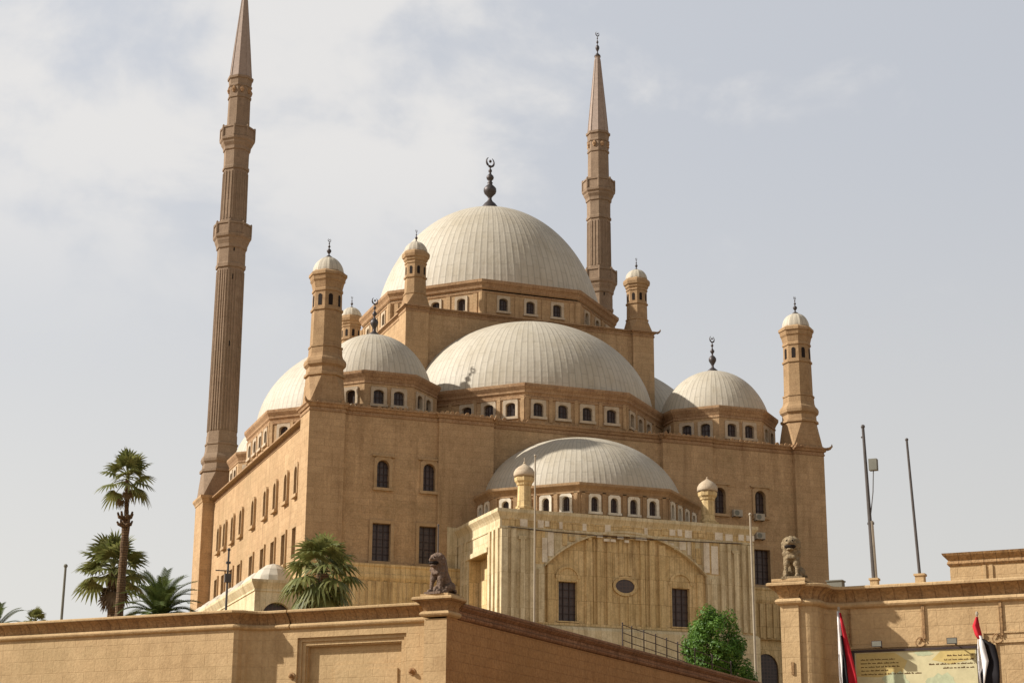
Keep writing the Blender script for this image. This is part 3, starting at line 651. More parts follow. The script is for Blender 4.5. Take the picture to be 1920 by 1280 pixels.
SA.rings([[(p[0], sy0+.5, p[2]) for p in A], A, T], False)
SA.sweep([(sx1, sy1), (sx0, sy1), (sx0, sy0), (sx1, sy0)], [(0, 19.75), (.08, 19.8), (.05, 19.95), (.2, 20.2), (.34, 20.45), (.34, 20.65), (-1, 20.7)])
SA.quad((sx0, sy0, 20.6), (sx1, sy0, 20.6), (sx1, sy1, 20.6), (sx0, sy1, 20.6))
SA.quad((sx1-.02, sy0, ZB), (sx1-.02, sy1, ZB), (sx1-.02, sy1, sz), (sx1-.02, sy0, sz))
arc_o = link('side_arcade', SA.mesh('side_arcade', ALAB), mosque)
for i in range(9):
    y = 2.55+4.6*i; d = MB(); d.lathe(-1.75, y, [(20.6, 1.62), (20.75, 1.62), (21.2, 1.5), (21.7, 1.15), (22.1, .6), (22.25, .05)], 14); sub('arcade_dome', d.mesh('arcade_dome', LEAD(14, .3)), arc_o, False)
b = MB(); b.quad((sx0+1.4, sy0+.6, ZB), (sx1-.1, sy0+.6, ZB), (sx1-.1, sy0+.6, 19.5), (sx0+.2, sy0+.6, 19.5)); sub('arch_shade', b.mesh('arch_shade_sheet', GRILLE), arc_o).name = 'arch_shade_sheet'  # dark sheet behind the end arch, standing in for the shade inside

# ------------------------------------------------------------------ minarets
def minaret(cx, cy, label):
    root = thing('minaret', label, 'minaret', (cx, cy, ZB), 0, 'twin pencil minarets of the mosque', world=False)
    z = lambda v: v-ZB
    b = MB(); b.box(-1.95, 1.95, -1.95, 1.95, 0, z(34.4)); b.sweep([(-1.95, -1.95), (1.95, -1.95), (1.95, 1.95), (-1.95, 1.95)], [(o, z(zz)) for o, zz in ((0, 34.3), (.06, 34.32), (.1, 34.5), (.28, 34.8), (.28, 35.0), (-.4, 35.1))], True)
    link('base', b.mesh('base', STONE), root)
    b = MB(); broach(b, 0, 0, z(35.05), 1.9, z(37.6), 1.95)
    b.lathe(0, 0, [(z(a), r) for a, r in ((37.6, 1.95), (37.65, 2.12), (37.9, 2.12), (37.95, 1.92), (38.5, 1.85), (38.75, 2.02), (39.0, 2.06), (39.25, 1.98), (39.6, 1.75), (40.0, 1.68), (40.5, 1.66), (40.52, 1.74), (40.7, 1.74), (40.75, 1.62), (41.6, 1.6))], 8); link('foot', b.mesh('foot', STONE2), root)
    def flutes(mb, z0, z1, R0, R1, k, t=.07):
        for j in range(8):
            a = radians(45*j); ap0, ap1 = R0*cos(pi/8), R1*cos(pi/8); wd0 = R0*sin(pi/8)
            for i in range(k):
                u = (-.72+1.44*i/(k-1))*wd0; hw = .085
                P = []
                for zz, apo, sc in ((z0, ap0, 1), (z1, ap1, R1/R0)):
                    P.append([(sin(a)*(apo+d)+cos(a)*(u*sc+e), -cos(a)*(apo+d)+sin(a)*(u*sc+e), z(zz)) for d, e in ((-.03, -hw), (t, -hw*.7), (t, hw*.7), (-.03, hw))])
                mb.rings(P, True, True, True)
    b = MB(); b.lathe(0, 0, [(z(41.6), 1.56), (z(59.6), 1.46), (z(59.62), 1.6), (z(60.0), 1.62), (z(60.1), 1.52), (z(61.2), 1.52)], 8); flutes(b, 42.0, 59.3, 1.56, 1.46, 4)
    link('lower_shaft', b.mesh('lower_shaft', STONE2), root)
    def balcony(zb, zt, r0, r1, rin):
        m_ = MB(); H = zt-zb
        m_.lathe(0, 0, [(z(zb), r0), (z(zb+.15*H), r0*1.02), (z(zb+.17*H), r0*1.1), (z(zb+.28*H), r0*1.12), (z(zb+.30*H), r0*1.14), (z(zb+.40*H), r1*.9), (z(zb+.46*H), r1*.92), (z(zb+.52*H), r1*1.0), (z(zb+.6*H), r1*1.02), (z(zb+.62*H), r1*.97)], 8)
        o = link('balcony', m_.mesh('balcony', STONE2), root)
        pr = MB(); pr.lathe(0, 0, [(z(zb+.62*H), r1*.95), (z(zb+.94*H), r1*.95), (z(zb+.94*H), r1*1.0), (z(zt), r1*1.0), (z(zt), r1*.86), (z(zb+.62*H), r1*.86)], 8, None, False)
        for v in range(8):
            a = pi/8+pi/4*v; pr.lathe(r1*.96*cos(a), r1*.96*sin(a), [(z(zb+.62*H), .12), (z(zt+.06), .12), (z(zt+.18), .04)], 6)
        q = link('parapet', pr.mesh('parapet', STONE2), root)
    balcony(61.2, 64.5, 1.5, 2.05, 1.45)
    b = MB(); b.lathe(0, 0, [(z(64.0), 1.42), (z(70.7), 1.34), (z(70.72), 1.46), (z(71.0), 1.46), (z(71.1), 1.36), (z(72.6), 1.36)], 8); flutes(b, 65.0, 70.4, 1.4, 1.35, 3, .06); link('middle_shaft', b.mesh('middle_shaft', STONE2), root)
    balcony(72.4, 75.5, 1.36, 1.92, 1.3)
    b = MB(); b.lathe(0, 0, [(z(75.0), 1.25), (z(79.0), 1.2), (z(79.02), 1.3), (z(79.25), 1.3), (z(79.3), 1.22), (z(80.3), 1.25), (z(80.32), 1.33), (z(80.5), 1.33), (z(80.6), 1.24), (z(81.2), 1.3), (z(81.25), 1.42), (z(81.5), 1.44), (z(81.55), 1.3)], 8); link('upper_shaft', b.mesh('upper_shaft', STONE2), root)
    for v in range(8):
        rr = MB(); a = pi/4*v; rr.lathe(1.16*cos(a), 1.16*sin(a), [(z(79.6), .14), (z(79.95), .26), (z(80.25), .14)], 6); link('rosette', rr.mesh('rosette', TRIM), root)
    b = MB(); b.lathe(0, 0, [(z(81.5), 1.2), (z(85), .9), (z(91.0), .34), (z(91.2), .3), (z(91.25), .36), (z(91.4), .36)], 8)
    for v in range(8):
        a = pi/8+pi/4*v; b.tube([(1.2*cos(a), 1.2*sin(a), z(81.55)), (.9*cos(a), .9*sin(a), z(85)), (.34*cos(a), .34*sin(a), z(91))], [.06, .05, .03], 5)
    link('spire', b.mesh('spire', plain('lead_spire', (.36, .27, .21), .4, 3, .7)), root)
    link('finial', finial(0, 0, z(91.35), z(94.6), .38).mesh('finial', BRONZE), root, smooth=True)
    sl = MB()
    for (a, zz, R) in ((-22.5+22.5, 61.6, 1.5), (0, 58.5, 1.46), (0, 51.2, 1.5)): sl.box(-.07, .07, -R*cos(pi/8)-.03, -R*cos(pi/8)+.05, z(zz)-.28, z(zz)+.28)
    link('slit_window', sl.mesh('slit_window', DARK), root)
    return root
minaret(1.785, 45.05, 'tall fluted stone minaret rising left of the domes, its spire running out of the picture')
minaret(44.215, 45.05, 'stone minaret standing behind the great dome, its crescent finial in view')

# ------------------------------------------------------------------ citadel gate (local frame x along street front, y inwards)
def gthing(name, label, cat, x=0, y=0, z=0, group=None): return thing(name, label, cat, gl(x, y, z), GROT, group, world=False)
GC = [(.02, 9.60), (.03, 9.66), (.07, 9.76), (.15, 9.86), (.28, 9.95), (.34, 9.975), (.34, 9.99)]
GL = [(.34, 9.99), (.36, 10.0), (.36, 10.07), (.32, 10.1), (-.5, 10.1)]
GT = [(0, 9.38), (.05, 9.385), (.12, 9.43), (.15, 9.49), (.12, 9.55), (.05, 9.595), (0, 9.60)]
def gate_cornice(b, path, dz=0., closed=False, cap=True): 
    for k, P in ((1, GC), (0, GL), (0, GT)): b.k = k; b.sweep(path, [(o, z+dz) for o, z in P], closed, cap)
    b.k = 0
gw = gthing('gate_wall', 'sandstone citadel wall and gate pylon on the left with moulded cornice and recessed panel', 'wall')
def arcpts(cx, cy, r, a0, a1, n=8): return [(cx+r*cos(radians(a0+(a1-a0)*i/n)), cy+r*sin(radians(a0+(a1-a0)*i/n))) for i in range(n+1)]
lw = [(-60, 0), (-9.15, 0)] + arcpts(-9.15, .25, .25, -90, 0, 4)[1:] + arcpts(-7.9, .0, 1.0, 180, 90, 8)[0:] 
lw = [(-60, 0), (-9.2, 0), (-9.05, .1), (-8.98, .3)] + [(-8.9+1.0-1.0*cos(t), .3+.55*sin(t)) for t in [radians(10*i) for i in range(1, 10)]] + [(-7.2, .85)]
pan = [(-7.14, .85), (-.92, .85)]
pier = [(-.92, .85), (-.92, 0), (0, 0)]
b = MB(); b.sweep(lw, [(0, 0), (0, 9.4)]); link('street_wall', b.mesh('street_wall', GATE), gw)
b = MB(); b.wall((-7.2, .85), (-.92, .85), 0, 9.4, [(7.2-6.85, 7.2-2.12, 0, 9.05)])
# stepped frame of the big panel
def rect_step(b, x0, x1, z1, y0, y1, w):
    b.quad((x0, y0, 0), (x0, y1, 0), (x0, y1, z1), (x0, y0, z1)); b.quad((x1, y1, 0), (x1, y0, 0), (x1, y0, z1), (x1, y1, z1)); b.quad((x0, y1, z1), (x1, y1, z1), (x1, y0, z1), (x0, y0, z1))
    if w: 
        b.quad((x0, y1, 0), (x0+w, y1, 0), (x0+w, y1, z1-w), (x0, y1, z1)); b.quad((x1-w, y1, 0), (x1, y1, 0), (x1, y1, z1), (x1-w, y1, z1-w)); b.quad((x0+w, y1, z1-w), (x1-w, y1, z1-w), (x1, y1, z1), (x0, y1, z1))
rect_step(b, -6.85, -2.12, 9.05, .85, .95, .14); rect_step(b, -6.71, -2.26, 8.91, .95, 1.02, .14); rect_step(b, -6.57, -2.40, 8.77, 1.02, 1.1, .05); rect_step(b, -6.52, -2.45, 8.72, 1.1, 1.28, 0)
b.quad((-6.55, 1.28, 0), (-2.4, 1.28, 0), (-2.4, 1.28, 8.75), (-6.55, 1.28, 8.75))
link('panel_recess', b.mesh('panel_recess', GATE), gw)
b = MB(); b.box(-5.4, -2.47, 1.16, 1.27, 0, 8.0); b.box(-5.28, -2.6, 1.1, 1.17, 0, 7.8); link('inner_panel', b.mesh('inner_panel', GATE), gw)
for (x, z) in ((-7.03, 7.62), (-1.84, 7.62)):
    b = MB(); b.lathe(0, 0, [(0, .14), (.04, .14), (.05, .08), (.1, .07)], 12); b.ball((0, 0, .12), .09, 8); o = link('wall_boss', b.mesh('wall_boss', GATEC), gw, (x, .85, z)); o.rotation_euler = (radians(90), 0, 0)
b = MB(); b.sweep(pier, [(0, 0), (0, 9.4)]); b.box(-1.0, -.92, .2, .85, 0, 9.3); link('pier', b.mesh('pier', GATE), gw)
b = MB(); b.wall((0, 0), (0, 60), 0, 9.5); link('passage_wall', b.mesh('passage_wall', RUBBLE), gw)
b = MB(); gate_cornice(b, lw); gate_cornice(b, pan); gate_cornice(b, [(-.92, .85), (-.92, 0), (0, 0), (0, .9)], .08); link('cornice', b.mesh('cornice', [GATE, GATEC]), gw)
b = MB(); b.sweep([(0, .86), (0, 60)], [(0, 9.42), (.04, 9.44), (.10, 9.52), (.10, 9.6), (.03, 9.66), (.03, 9.78), (.14, 9.88), (.16, 9.98), (.10, 10.06), (-.5, 10.08)], False, True); link('passage_cornice', b.mesh('passage_cornice', stone('red_brown_coping', (.36, .19, .10), (.24, .11, .052), (.10, .045, .02), (.38, .16), .6, .7, .6, .8, .5)), gw)
b = MB(); b.quad((-60, .2, 10.02), (-9.2, .2, 10.02), (-9.2, 3, 10.02), (-60, 3, 10.02)); b.quad((-9.2, 1, 10.02), (-.3, 1, 10.02), (-.3, 3, 10.02), (-9.2, 3, 10.02)); b.wall((-.5, 3), (-60, 3), 0, 10.02); b.wall((-.5, 60), (-.5, 3), 0, 10.02); b.quad((-.5, .9, 10.03), (-.1, .9, 10.03), (-.1, 60, 10.03), (-.5, 60, 10.03)); link('wall_top', b.mesh('wall_top', GATE), gw)
b = MB(); b.box(-1.03, .12, -.16, 1.15, 10.19, 10.29); b.box(-.95, .05, -.06, 1.05, 10.12, 10.2); link('plinth_slab', b.mesh('plinth_slab', GATE), gw)
# right pylon
gr = gthing('gate_pylon', 'sandstone gate pylon on the right with curved corner and walled info board', 'gate', 12.5, 0)
RW = 1.5; dx = -12.5
rw = [(12.5, 4.5), (12.5, 0), (13.12, 0)]
rr_ = [(13.12, .1), (13.2, .1)] + [(13.2+.5*sin(radians(a)), .5-.4*cos(radians(a))) for a in range(10, 91, 10)] + [(13.7, .7)] + [(13.7+.7-.7*cos(radians(a)), .8+.7*sin(radians(a))) for a in range(10, 91, 10)] + [(15.0, RW), (21.4, RW), (21.4, 1.1), (40, 1.1)]
sh = lambda P: [(x-12.5, y) for x, y in P]
b = MB(); b.sweep(sh(rw+[(13.12, .1)]), [(0, 0), (0, 9.3)]); link('pier', b.mesh('pier', GATE), gr)
b = MB(); b.sweep(sh(rr_), [(0, 0), (0, 9.25)]); link('pylon_wall', b.mesh('pylon_wall', GATE), gr)
b = MB(); gate_cornice(b, sh(rr_), -.19); gate_cornice(b, sh([(12.5, 4.5), (12.5, 0), (13.12, 0), (13.12, .3)]), -.15); link('cornice', b.mesh('cornice', [GATE, GATEC]), gr)
b = MB(); P = sh(rr_); top = [(x, y+.1, 9.86) for x, y in P]; bk = [(x, 7, 9.86) for x, y in P]; b.rings([top, bk], False); b.quad((0, .3, 9.865), (.7, .3, 9.865), (.7, 7, 9.865), (0, 7, 9.865)); b.wall((30, 7), (0, 7), 0, 9.86); link('roof', b.mesh('roof', GATE), gr)
b = MB(); b.box(-.2, .95, -.24, 1.2, 9.98, 10.08); b.box(-.1, .8, -.1, 1.1, 9.92, 9.98); link('plinth_slab', b.mesh('plinth_slab', GATE), gr)
for x, z0, z1 in ((14.42, 7.9, 9.17), (16.9, 8.1, 9.19), (19.4, 8.1, 9.19)):
    b = MB(); b.box(x-12.5-.045, x-12.5+.045, RW-.06, RW+.01, z0, z1); link('drain_channel', b.mesh('drain_channel', GATEC), gr)
for x, z in ((16.77, 8.0), (19.25, 8.02)):
    b = MB(); b.tube([(x-12.5+.15*sin(t)*(1-.25*cos(t)), RW-.06, z+.15*cos(t)) for t in [radians(a) for a in range(0, 361, 20)]], .018, 6); b.tube([(x-12.5, RW-.08, z+.1), (x-12.5, RW+.02, z+.1)], .04, 6); link('iron_ring', b.mesh('iron_ring', GATEC), gr)
b = MB(); b.box(14.3-12.5, 19.1-12.5, RW-.05, RW+.01, 7.86, 7.92); b.box(18.75-12.5, 18.83-12.5, RW-.09, RW+.01, 0, 8.2); b.box(18.92-12.5, 19.0-12.5, RW-.09, RW+.01, 0, 7.95); b.box(19.12-12.5, 19.2-12.5, RW-.06, RW+.01, 0, 7.95); b.box(19.2-12.5, 21-12.5, RW-.06, RW+.01, 7.87, 7.95); b.box(18.6-12.5, 21-12.5, RW-.04, RW+.01, 8.18, 8.24); link('wall_moulding', b.mesh('wall_moulding', GATE), gr)
b = MB(); b.box(12.82-12.5, 12.9-12.5, -.05, .01, 6.95, 7.35); link('wall_plate', b.mesh('wall_plate', GATEC), gr)
# info board with lines of print
sg_ = gthing('info_board', 'yellow green information board with English and Arabic text on the gate wall', 'sign', 16.52, RW, -.1)
b = MB(); b.box(-1.95, 2.05, -.1, -.012, -3.0+7.9, 7.82); o = link('board', b.mesh('board', SIGNY), sg_)
b = MB(); b.box(-2.05, -1.952, -.14, -.012, 4.9, 7.9); b.box(2.052, 2.15, -.14, -.012, 4.9, 7.9); b.box(-2.05, 2.15, -.14, -.012, 7.822, 7.9); link('frame', b.mesh('frame', IRON), sg_)
rs = random.Random(5); b = MB()
def textline(b, x0, x1, z, h=.05):
    x = x0
    while x < x1:
        w = rs.uniform(.05, .2); w = min(w, x1-x)
        y = -.106; c = x
        while c < x+w: 
            hh = h*rs.choice((.55, .6, .62, 1)); b.box(c, c+.018, y, -.099, z, z+hh); c += .026
        b.box(x, x+w, y, -.099, z+.008, z+.02); x += w+.045
for i, (a, c) in enumerate(((-1.75, -.62), (-1.75, -.5), (-1.75, -.45), (-1.75, -.85), (-1.75, .25))): textline(b, a, c, 7.56-.12*i)
for i, (a, c) in enumerate(((1.1, 1.95), (1.0, 1.95), (.5, 1.95), (.95, 1.95))): textline(b, a, c, 7.6-.13*i)
link('lettering', b.mesh('lettering', INK), sg_)
for (cx, cz, rx, rz) in ((.35, 7.72, .3, .08), (-.6, 6.85, .42, .3), (.9, 6.7, .5, .35), (.1, 6.3, .5, .4)):
    b = MB(); P = [(cx+rx*cos(2*pi*i/20)*(1+.2*sin(5*i)), -.104, cz+rz*sin(2*pi*i/20)*(1+.2*cos(3*i))) for i in range(20)]; b.add(P, (tuple(range(20)),)); link('map_print', b.mesh('map_print', SIGNG), sg_)
for P in ([(-1.9, 7.05), (-1.2, 7.0), (-.4, 7.1), (-.2, 7.5), (-.6, 7.78), (-1.9, 7.79)], [(.6, 7.5), (1.2, 7.35), (2.0, 7.5), (2.0, 7.79), (.9, 7.78)]):
    b = MB(); b.add([(x, -.1025, z) for x, z in P], (tuple(range(len(P))),)); link('colour_patch', b.mesh('colour_patch', SIGNO), sg_)
for x, lab in ((15.35, 'small floodlight on the left end of the board top'), (17.8, 'small floodlight on the right end of the board top, beside the hanging flag')):
    f = gthing('floodlight', lab, 'lamp', x+.12, RW-.05, 7.85, 'floodlights over the board')
    b = MB(); b.tube([(0, .05, .02), (0, -.35, .06), (0, -.42, .1)], .022, 6); link('arm', b.mesh('arm', IRON), f)
    b = MB(); b.rings([[(sx, y, z) for sx, z in ((-w, z0), (w, z0), (w, z1), (-w, z1))] for y, w, z0, z1 in ((-.62, .17, -.02, .18), (-.40, .13, .0, .16), (-.34, .06, .03, .12))], True, True, True); o = link('lamp_head', b.mesh('lamp_head', IRON), f)
    b = MB(); b.box(-.15, .15, -.628, -.622, 0, .16); sub('glass', b.mesh('glass', GREYB), o)

# ------------------------------------------------------------------ lions
def lion(x, y, z, label, matl, turn=0, sc=1.0):
    root = gthing('lion_statue', label, 'statue', x, y, z, 'stone lions on the gate piers'); root.rotation_euler = (0, 0, GROT+radians(turn)); root.scale = (sc,)*3
    b = MB()
    def cap(p, q, r0, r1, n=7):
        p, q = Vector(p), Vector(q)
        for i in range(n): t = i/(n-1); b.ball(p.lerp(q, t), r0+(r1-r0)*t, 10)
    for s in (-1, 1):
        cap((.19*s, -.28, .66), (.2*s, -.36, .12), .1, .07); cap((.2*s, -.36, .08), (.2*s, -.5, .06), .08, .075)      # fore leg, paw
        cap((.2*s, .28, .28), (.24*s, .02, .2), .2, .13); cap((.24*s, .0, .1), (.25*s, -.16, .06), .09, .075)              # haunch, hind paw
        b.ball((.19*s, -.33, 1.36), .075, 8); b.ball((.1*s, -.53, 1.27), .065, 8)                                         # ear, brow
        cap((.15*s, -.2, .8), (.17*s, -.3, .5), .15, .12, 5)                                                                # shoulder
    cap((0, .3, .3), (0, .02, .72), .27, .26, 9); cap((0, -.02, .74), (0, -.2, .9), .25, .26); cap((0, -.08, .8), (0, -.2, 1.15), .30, .31, 8)   # body, chest, mane
    b.ball((0, -.32, 1.2), .26, 12); b.ball((0, -.42, 1.22), .2, 12)                         # head
    b.ball((0, -.55, 1.19), .15, 10, (1.1, 1, .62)); b.ball((0, -.67, 1.22), .065, 8)         # upper muzzle, nose
    b.ball((0, -.53, .985), .13, 10, (1.05, 1, .45))                                          # lower jaw
    for a in range(-130, 131, 26): b.ball((.27*sin(radians(a)), -.27, 1.17+.25*cos(radians(a))), .095, 7)
    for a in range(-75, 76, 25): b.ball((.24*sin(radians(a)), -.33+.06*abs(sin(radians(a))), .86-.03*cos(radians(a*1.5))), .105, 7)
    for a in (-30, 0, 30): b.ball((.2*sin(radians(a)), -.38, .73), .085, 7)
    cap((0, .5, .1), (.3, .5, .1), .06, .05); cap((.3, .5, .1), (.42, .3, .12), .05, .06)
    me = b.mesh('tmp', matl); o = bpy.data.objects.new('tmp', me); COL.objects.link(o)
    md = o.modifiers.new('r', 'REMESH'); md.mode = 'VOXEL'; md.voxel_size = .02; md.use_smooth_shade = True
    sm = o.modifiers.new('s', 'SMOOTH'); sm.factor = .5; sm.iterations = 1
    dg = bpy.context.evaluated_depsgraph_get(); me2 = bpy.data.meshes.new_from_object(o.evaluated_get(dg)); me2.name = 'lion_body'
    bpy.data.objects.remove(o); link('body', me2, root, smooth=True)
    b = MB(); b.ball((0, -.5, 1.085), .18, 10, (1.15, 1.0, .46)); link('mouth', b.mesh('mouth', DARK), root)
    for s in (-1, 1): b = MB(); b.ball((.1*s, -.605, 1.29), .03, 6); link('eye', b.mesh('eye', DARK), root)
    b = MB(); b.box(-.34, .38, -.62, .6, -.06, .03); link('base', b.mesh('base', matl), root)
    return root
lion(-.46, .42, 10.33, 'dark brown seated lion statue with open mouth on the left gate pier', LIONL, -8, 1.0)
lion(12.88, .36, 10.12, 'pale sandstone seated lion statue with open mouth on the right gate pier', LIONR, 8, .95)

# ------------------------------------------------------------------ things on the right pylon roof and behind
def pole(x, y, z0, z1, r0, r1, label, lean=(0, 0), m=POLE, name='pole', plinth=None, group=None, cat='pole'):
    t = gthing(name, label, cat, x, y, z0, group); H = z1-z0
    b = MB(); b.tube([(0, 0, 0), (lean[0]*.5, lean[1]*.5, H*.5), (lean[0], lean[1], H)], [r0, (r0+r1)/2, r1], 10); b.ball((lean[0], lean[1], H), r1*1.5, 8); link('shaft', b.mesh('shaft', m), t)
    if plinth:
        w, h = plinth; b = MB(); b.box(-w, w, -w, w, -.05, h); b.box(-w*1.25, w*1.25, -w*1.25, w*1.25, h, h+.07); link('plinth', b.mesh('plinth', GATE), t)
    return t
p1 = pole(15.12, 2.4, 9.87, 15.6, .085, .05, 'tall roof mast with a small box near its top', (-.14, 0), POLED, 'mast', (.13, .36), 'masts on the gate roof', 'mast')
b = MB(); b.box(.02, .3, -.12, .12, 4.15, 4.55); link('junction_box', b.mesh('junction_box', GREYB), p1)
b = MB(); b.tube([(.15, 0, 4.15), (.1, 0, 3.4), (-.02, 0, 2.6)], .018, 5); link('cable', b.mesh('cable', POLED), p1)
b = MB(); b.tube([(-.14, 0, 2.32), (.08, 0, 2.32)], .05, 6); link('clamp', b.mesh('clamp', POLED), p1)
b = MB(); b.tube([(-.22, 0, 5.35), (-.1, 0, 5.4)], .03, 6); link('bracket', b.mesh('bracket', POLED), p1)
b = MB(); b.tube([(.06, 0, .1), (.0, 0, 2.4)], .06, 8); link('lower_sleeve', b.mesh('lower_sleeve', POLE), p1)
pole(16.68, 2.4, 9.87, 15.0, .055, .04, 'bare slim roof mast right of the mast with the box', (-.2, 0), POLED, 'mast', (.15, .42), 'masts on the gate roof', 'mast')
t = gthing('roof_cabinet', 'small grey metal cabinet at the pylon roof edge', 'cabinet', 13.8, 2.3, 9.9); b = MB(); b.box(-.26, .26, -.2, .2, .02, .34); link('casing', b.mesh('casing', GREYB), t); b = MB(); b.box(-.29, .29, -.23, .23, .34, .38); link('lid', b.mesh('lid', GREYB), t)
bd = gthing('rooftop_block', 'low sandstone building with cornice rising behind the gate wall at right', 'building', 16.55, 8.0)
b = MB(); b.sweep([(0, 8), (0, 0), (14, 0), (14, 8)], [(0, 9), (0, 11.45)]); b.wall((14, 8), (0, 8), 9, 11.7); b.box(1.18, 1.3, -.05, .01, 9, 11.38); b.box(1.42, 1.54, -.05, .01, 9, 11.38); link('wall', b.mesh('wall', GATE), bd)
b = MB(); b.sweep([(0, 8), (0, 0), (14, 0), (14, 8)], [(0, 11.4), (.04, 11.41), (.09, 11.48), (.06, 11.57), (.04, 11.6), (.2, 11.78), (.24, 11.86), (-.5, 11.88)]); b.quad((0, 0, 11.87), (14, 0, 11.87), (14, 8, 11.87), (0, 8, 11.87)); link('cornice', b.mesh('cornice', GATEC), bd)
# flags hanging from their poles
def flag(x, y, ztop, label, strips, leanx=.0):
    t = gthing('flag', label, 'flag', x, y, 0, 'flags in front of the gate'); b = MB(); b.tube([(0, 0, 0), (leanx, 0, ztop)], .028, 8); b.ball((leanx, 0, ztop), .05, 6, (1, 1, 1.8)); link('pole', b.mesh('pole', POLE), t)
    c = MB()
    for mi, rows in strips:
        R0 = []
        for (xa, xb, z, ya) in rows:
            R0.append([(xa+(xb-xa)*k/6, ya-.06-.05*sin(k/6*pi*2.2+z*2.1), z) for k in range(7)])
        c.k = mi; c.rings(R0, False)
    o = link('cloth', c.mesh('cloth', [RED, FWHITE, BLACK]), t, smooth=True)
    md = o.modifiers.new('thickness', 'SOLIDIFY'); md.thickness = .008
flag(14.34, .5, 9.08, 'drooping red white and black flag left of the board', [
    (1, [(-.04, .05, 9.0, 0), (-.05, .07, 8.4, 0), (-.06, .10, 7.6, 0), (-.05, .07, 6.9, 0), (-.0, .1, 6.2, 0)]),
    (0, [(.03, .09, 8.95, .02), (.06, .2, 8.4, .03), (.12, .36, 7.6, .06), (.2, .5, 6.9, .08), (.24, .56, 6.2, .1)]),
    (2, [(.06, .08, 8.2, -.02), (.07, .14, 7.8, -.02), (.08, .2, 7.4, -.03), (.06, .24, 6.9, -.04), (.08, .3, 6.2, -.04)])])
flag(18.84, .45, 8.7, 'drooping red white and black flag at the right end of the board', [
    (0, [(-.03, .04, 8.6, 0), (-.16, .07, 8.32, 0), (-.1, .12, 8.05, 0), (-.02, .1, 7.9, 0)]),
    (1, [(-.02, .12, 8.0, .01), (-.05, .2, 7.6, .02), (-.06, .28, 7.2, .02), (-.05, .2, 6.9, .02), (-.03, .1, 6.4, .02)]),
    (2, [(.06, .16, 7.9, .05), (.12, .5, 7.7, .12), (.16, .58, 7.2, .14), (.0, .6, 6.8, .06), (.0, .55, 6.1, .06)])])

# ------------------------------------------------------------------ poles, rails and small things on the terrace
def wpole(x, y, z0, z1, r, label, m, x1=None, y1=None, name='flagpole', cat='pole', group=None):
    t = thing(name, label, cat, (x, y, z0), 0, group, world=False); b = MB(); H = z1-z0; dx = (x1-x) if x1 is not None else 0; dy = (y1-y) if y1 is not None else 0
    b.tube([(0, 0, 0), (dx, dy, H)], [r, r*.75], 10); link('shaft', b.mesh('shaft', m), t)
    b = MB(); b.ball((dx, dy, H+.03), r*1.3, 8); b.lathe(0, 0, [(0, r*2.4), (.12, r*2.4), (.14, r*1.2)], 10); link('fittings', b.mesh('fittings', m), t); return t
wpole(8.45, -27.1, 10.5, 25.3, .068, 'tall pale flagpole in front of the apse left corner', POLE, 7.85, -28.8, group='poles before the apse')
wpole(17.9, -38.7, 9.5, 20.3, .075, 'pale thick pole beside the green tree', POLE, 17.2, -39.9, group='poles before the apse')
wpole(4.2, -20.3, 11, 21.95, .06, 'thin dark pole rising behind the left lion', POLED)
wpole(-20.86, -28.6, 9.5, 16.5, .09, 'leaning grey pole far left beyond the wall', GREYB, -20.9, -29.2)
lp = wpole(-15.2, -47.3, 9.2, 15.1, .065, 'dark lamp post with clamped fittings before the left arcade', POLED, name='lamp_post', cat='lamp post')
b = MB(); b.box(-.14, .16, -.12, .12, 4.35, 4.75); b.tube([(-.6, 0, 4.9), (.15, 0, 4.9)], .03, 6); b.box(-.1, .1, -.1, .1, 5.25, 5.35); link('lamp_box', b.mesh('lamp_box', POLED), lp)
rl = thing('stair_railing', 'dark iron railing descending beside the green tree behind the passage wall', 'railing', (9, -44.6, 9), 0, None, False)
rp = [(7.0, -44.1, 13.0), (7.5, -44.2, 12.82), (8.12, -44.4, 12.62), (8.75, -44.55, 12.42), (9.32, -44.72, 12.22), (9.9, -44.87, 12.02), (10.8, -45.1, 11.7), (11.7, -45.35, 11.37), (12.7, -45.6, 11.03)]
for p in rp: b = MB(); b.tube([(p[0]-9, p[1]+44.6, .3), (p[0]-9, p[1]+44.6, p[2]-9)], .035, 6); b.ball((p[0]-9, p[1]+44.6, p[2]-9), .05, 6); link('post', b.mesh('post', IRON), rl)
for dz in (.08, .5, .9): b = MB(); b.tube([(p[0]-9, p[1]+44.6, p[2]-9-dz) for p in rp], .022, 6); link('rail', b.mesh('rail', IRON), rl)
for x, z, lab in ((37.4, 28.2, 'weathered air conditioner under the arched window, left of the upper pair'), (39.5, 28.0, 'weathered air conditioner under the arched window, right of the upper pair'), (37.6, 26.6, 'weathered air conditioner on the bare wall, left of the lower pair'), (39.5, 26.4, 'weathered air conditioner on the bare wall, right of the lower pair')):
    t = thing('air_conditioner', lab, 'air conditioner', (x, YW, z), 0, 'air conditioners on the right wall', False)
    b = MB(); b.box(-.42, .42, -.5, -.12, .04, .6); o = link('casing', b.mesh('casing', WHITE), t); b = MB(); b.add([(-.12+.24*cos(2*pi*i/16), -.505, .32+.22*sin(2*pi*i/16)) for i in range(16)], (tuple(range(16)),)); sub('fan_grille', b.mesh('fan_grille', GREYB), o)
    b = MB(); b.box(-.36, -.3, -.55, .0, 0, .04); b.box(.3, .36, -.55, 0, 0, .04); link('bracket', b.mesh('bracket', IRON), t)

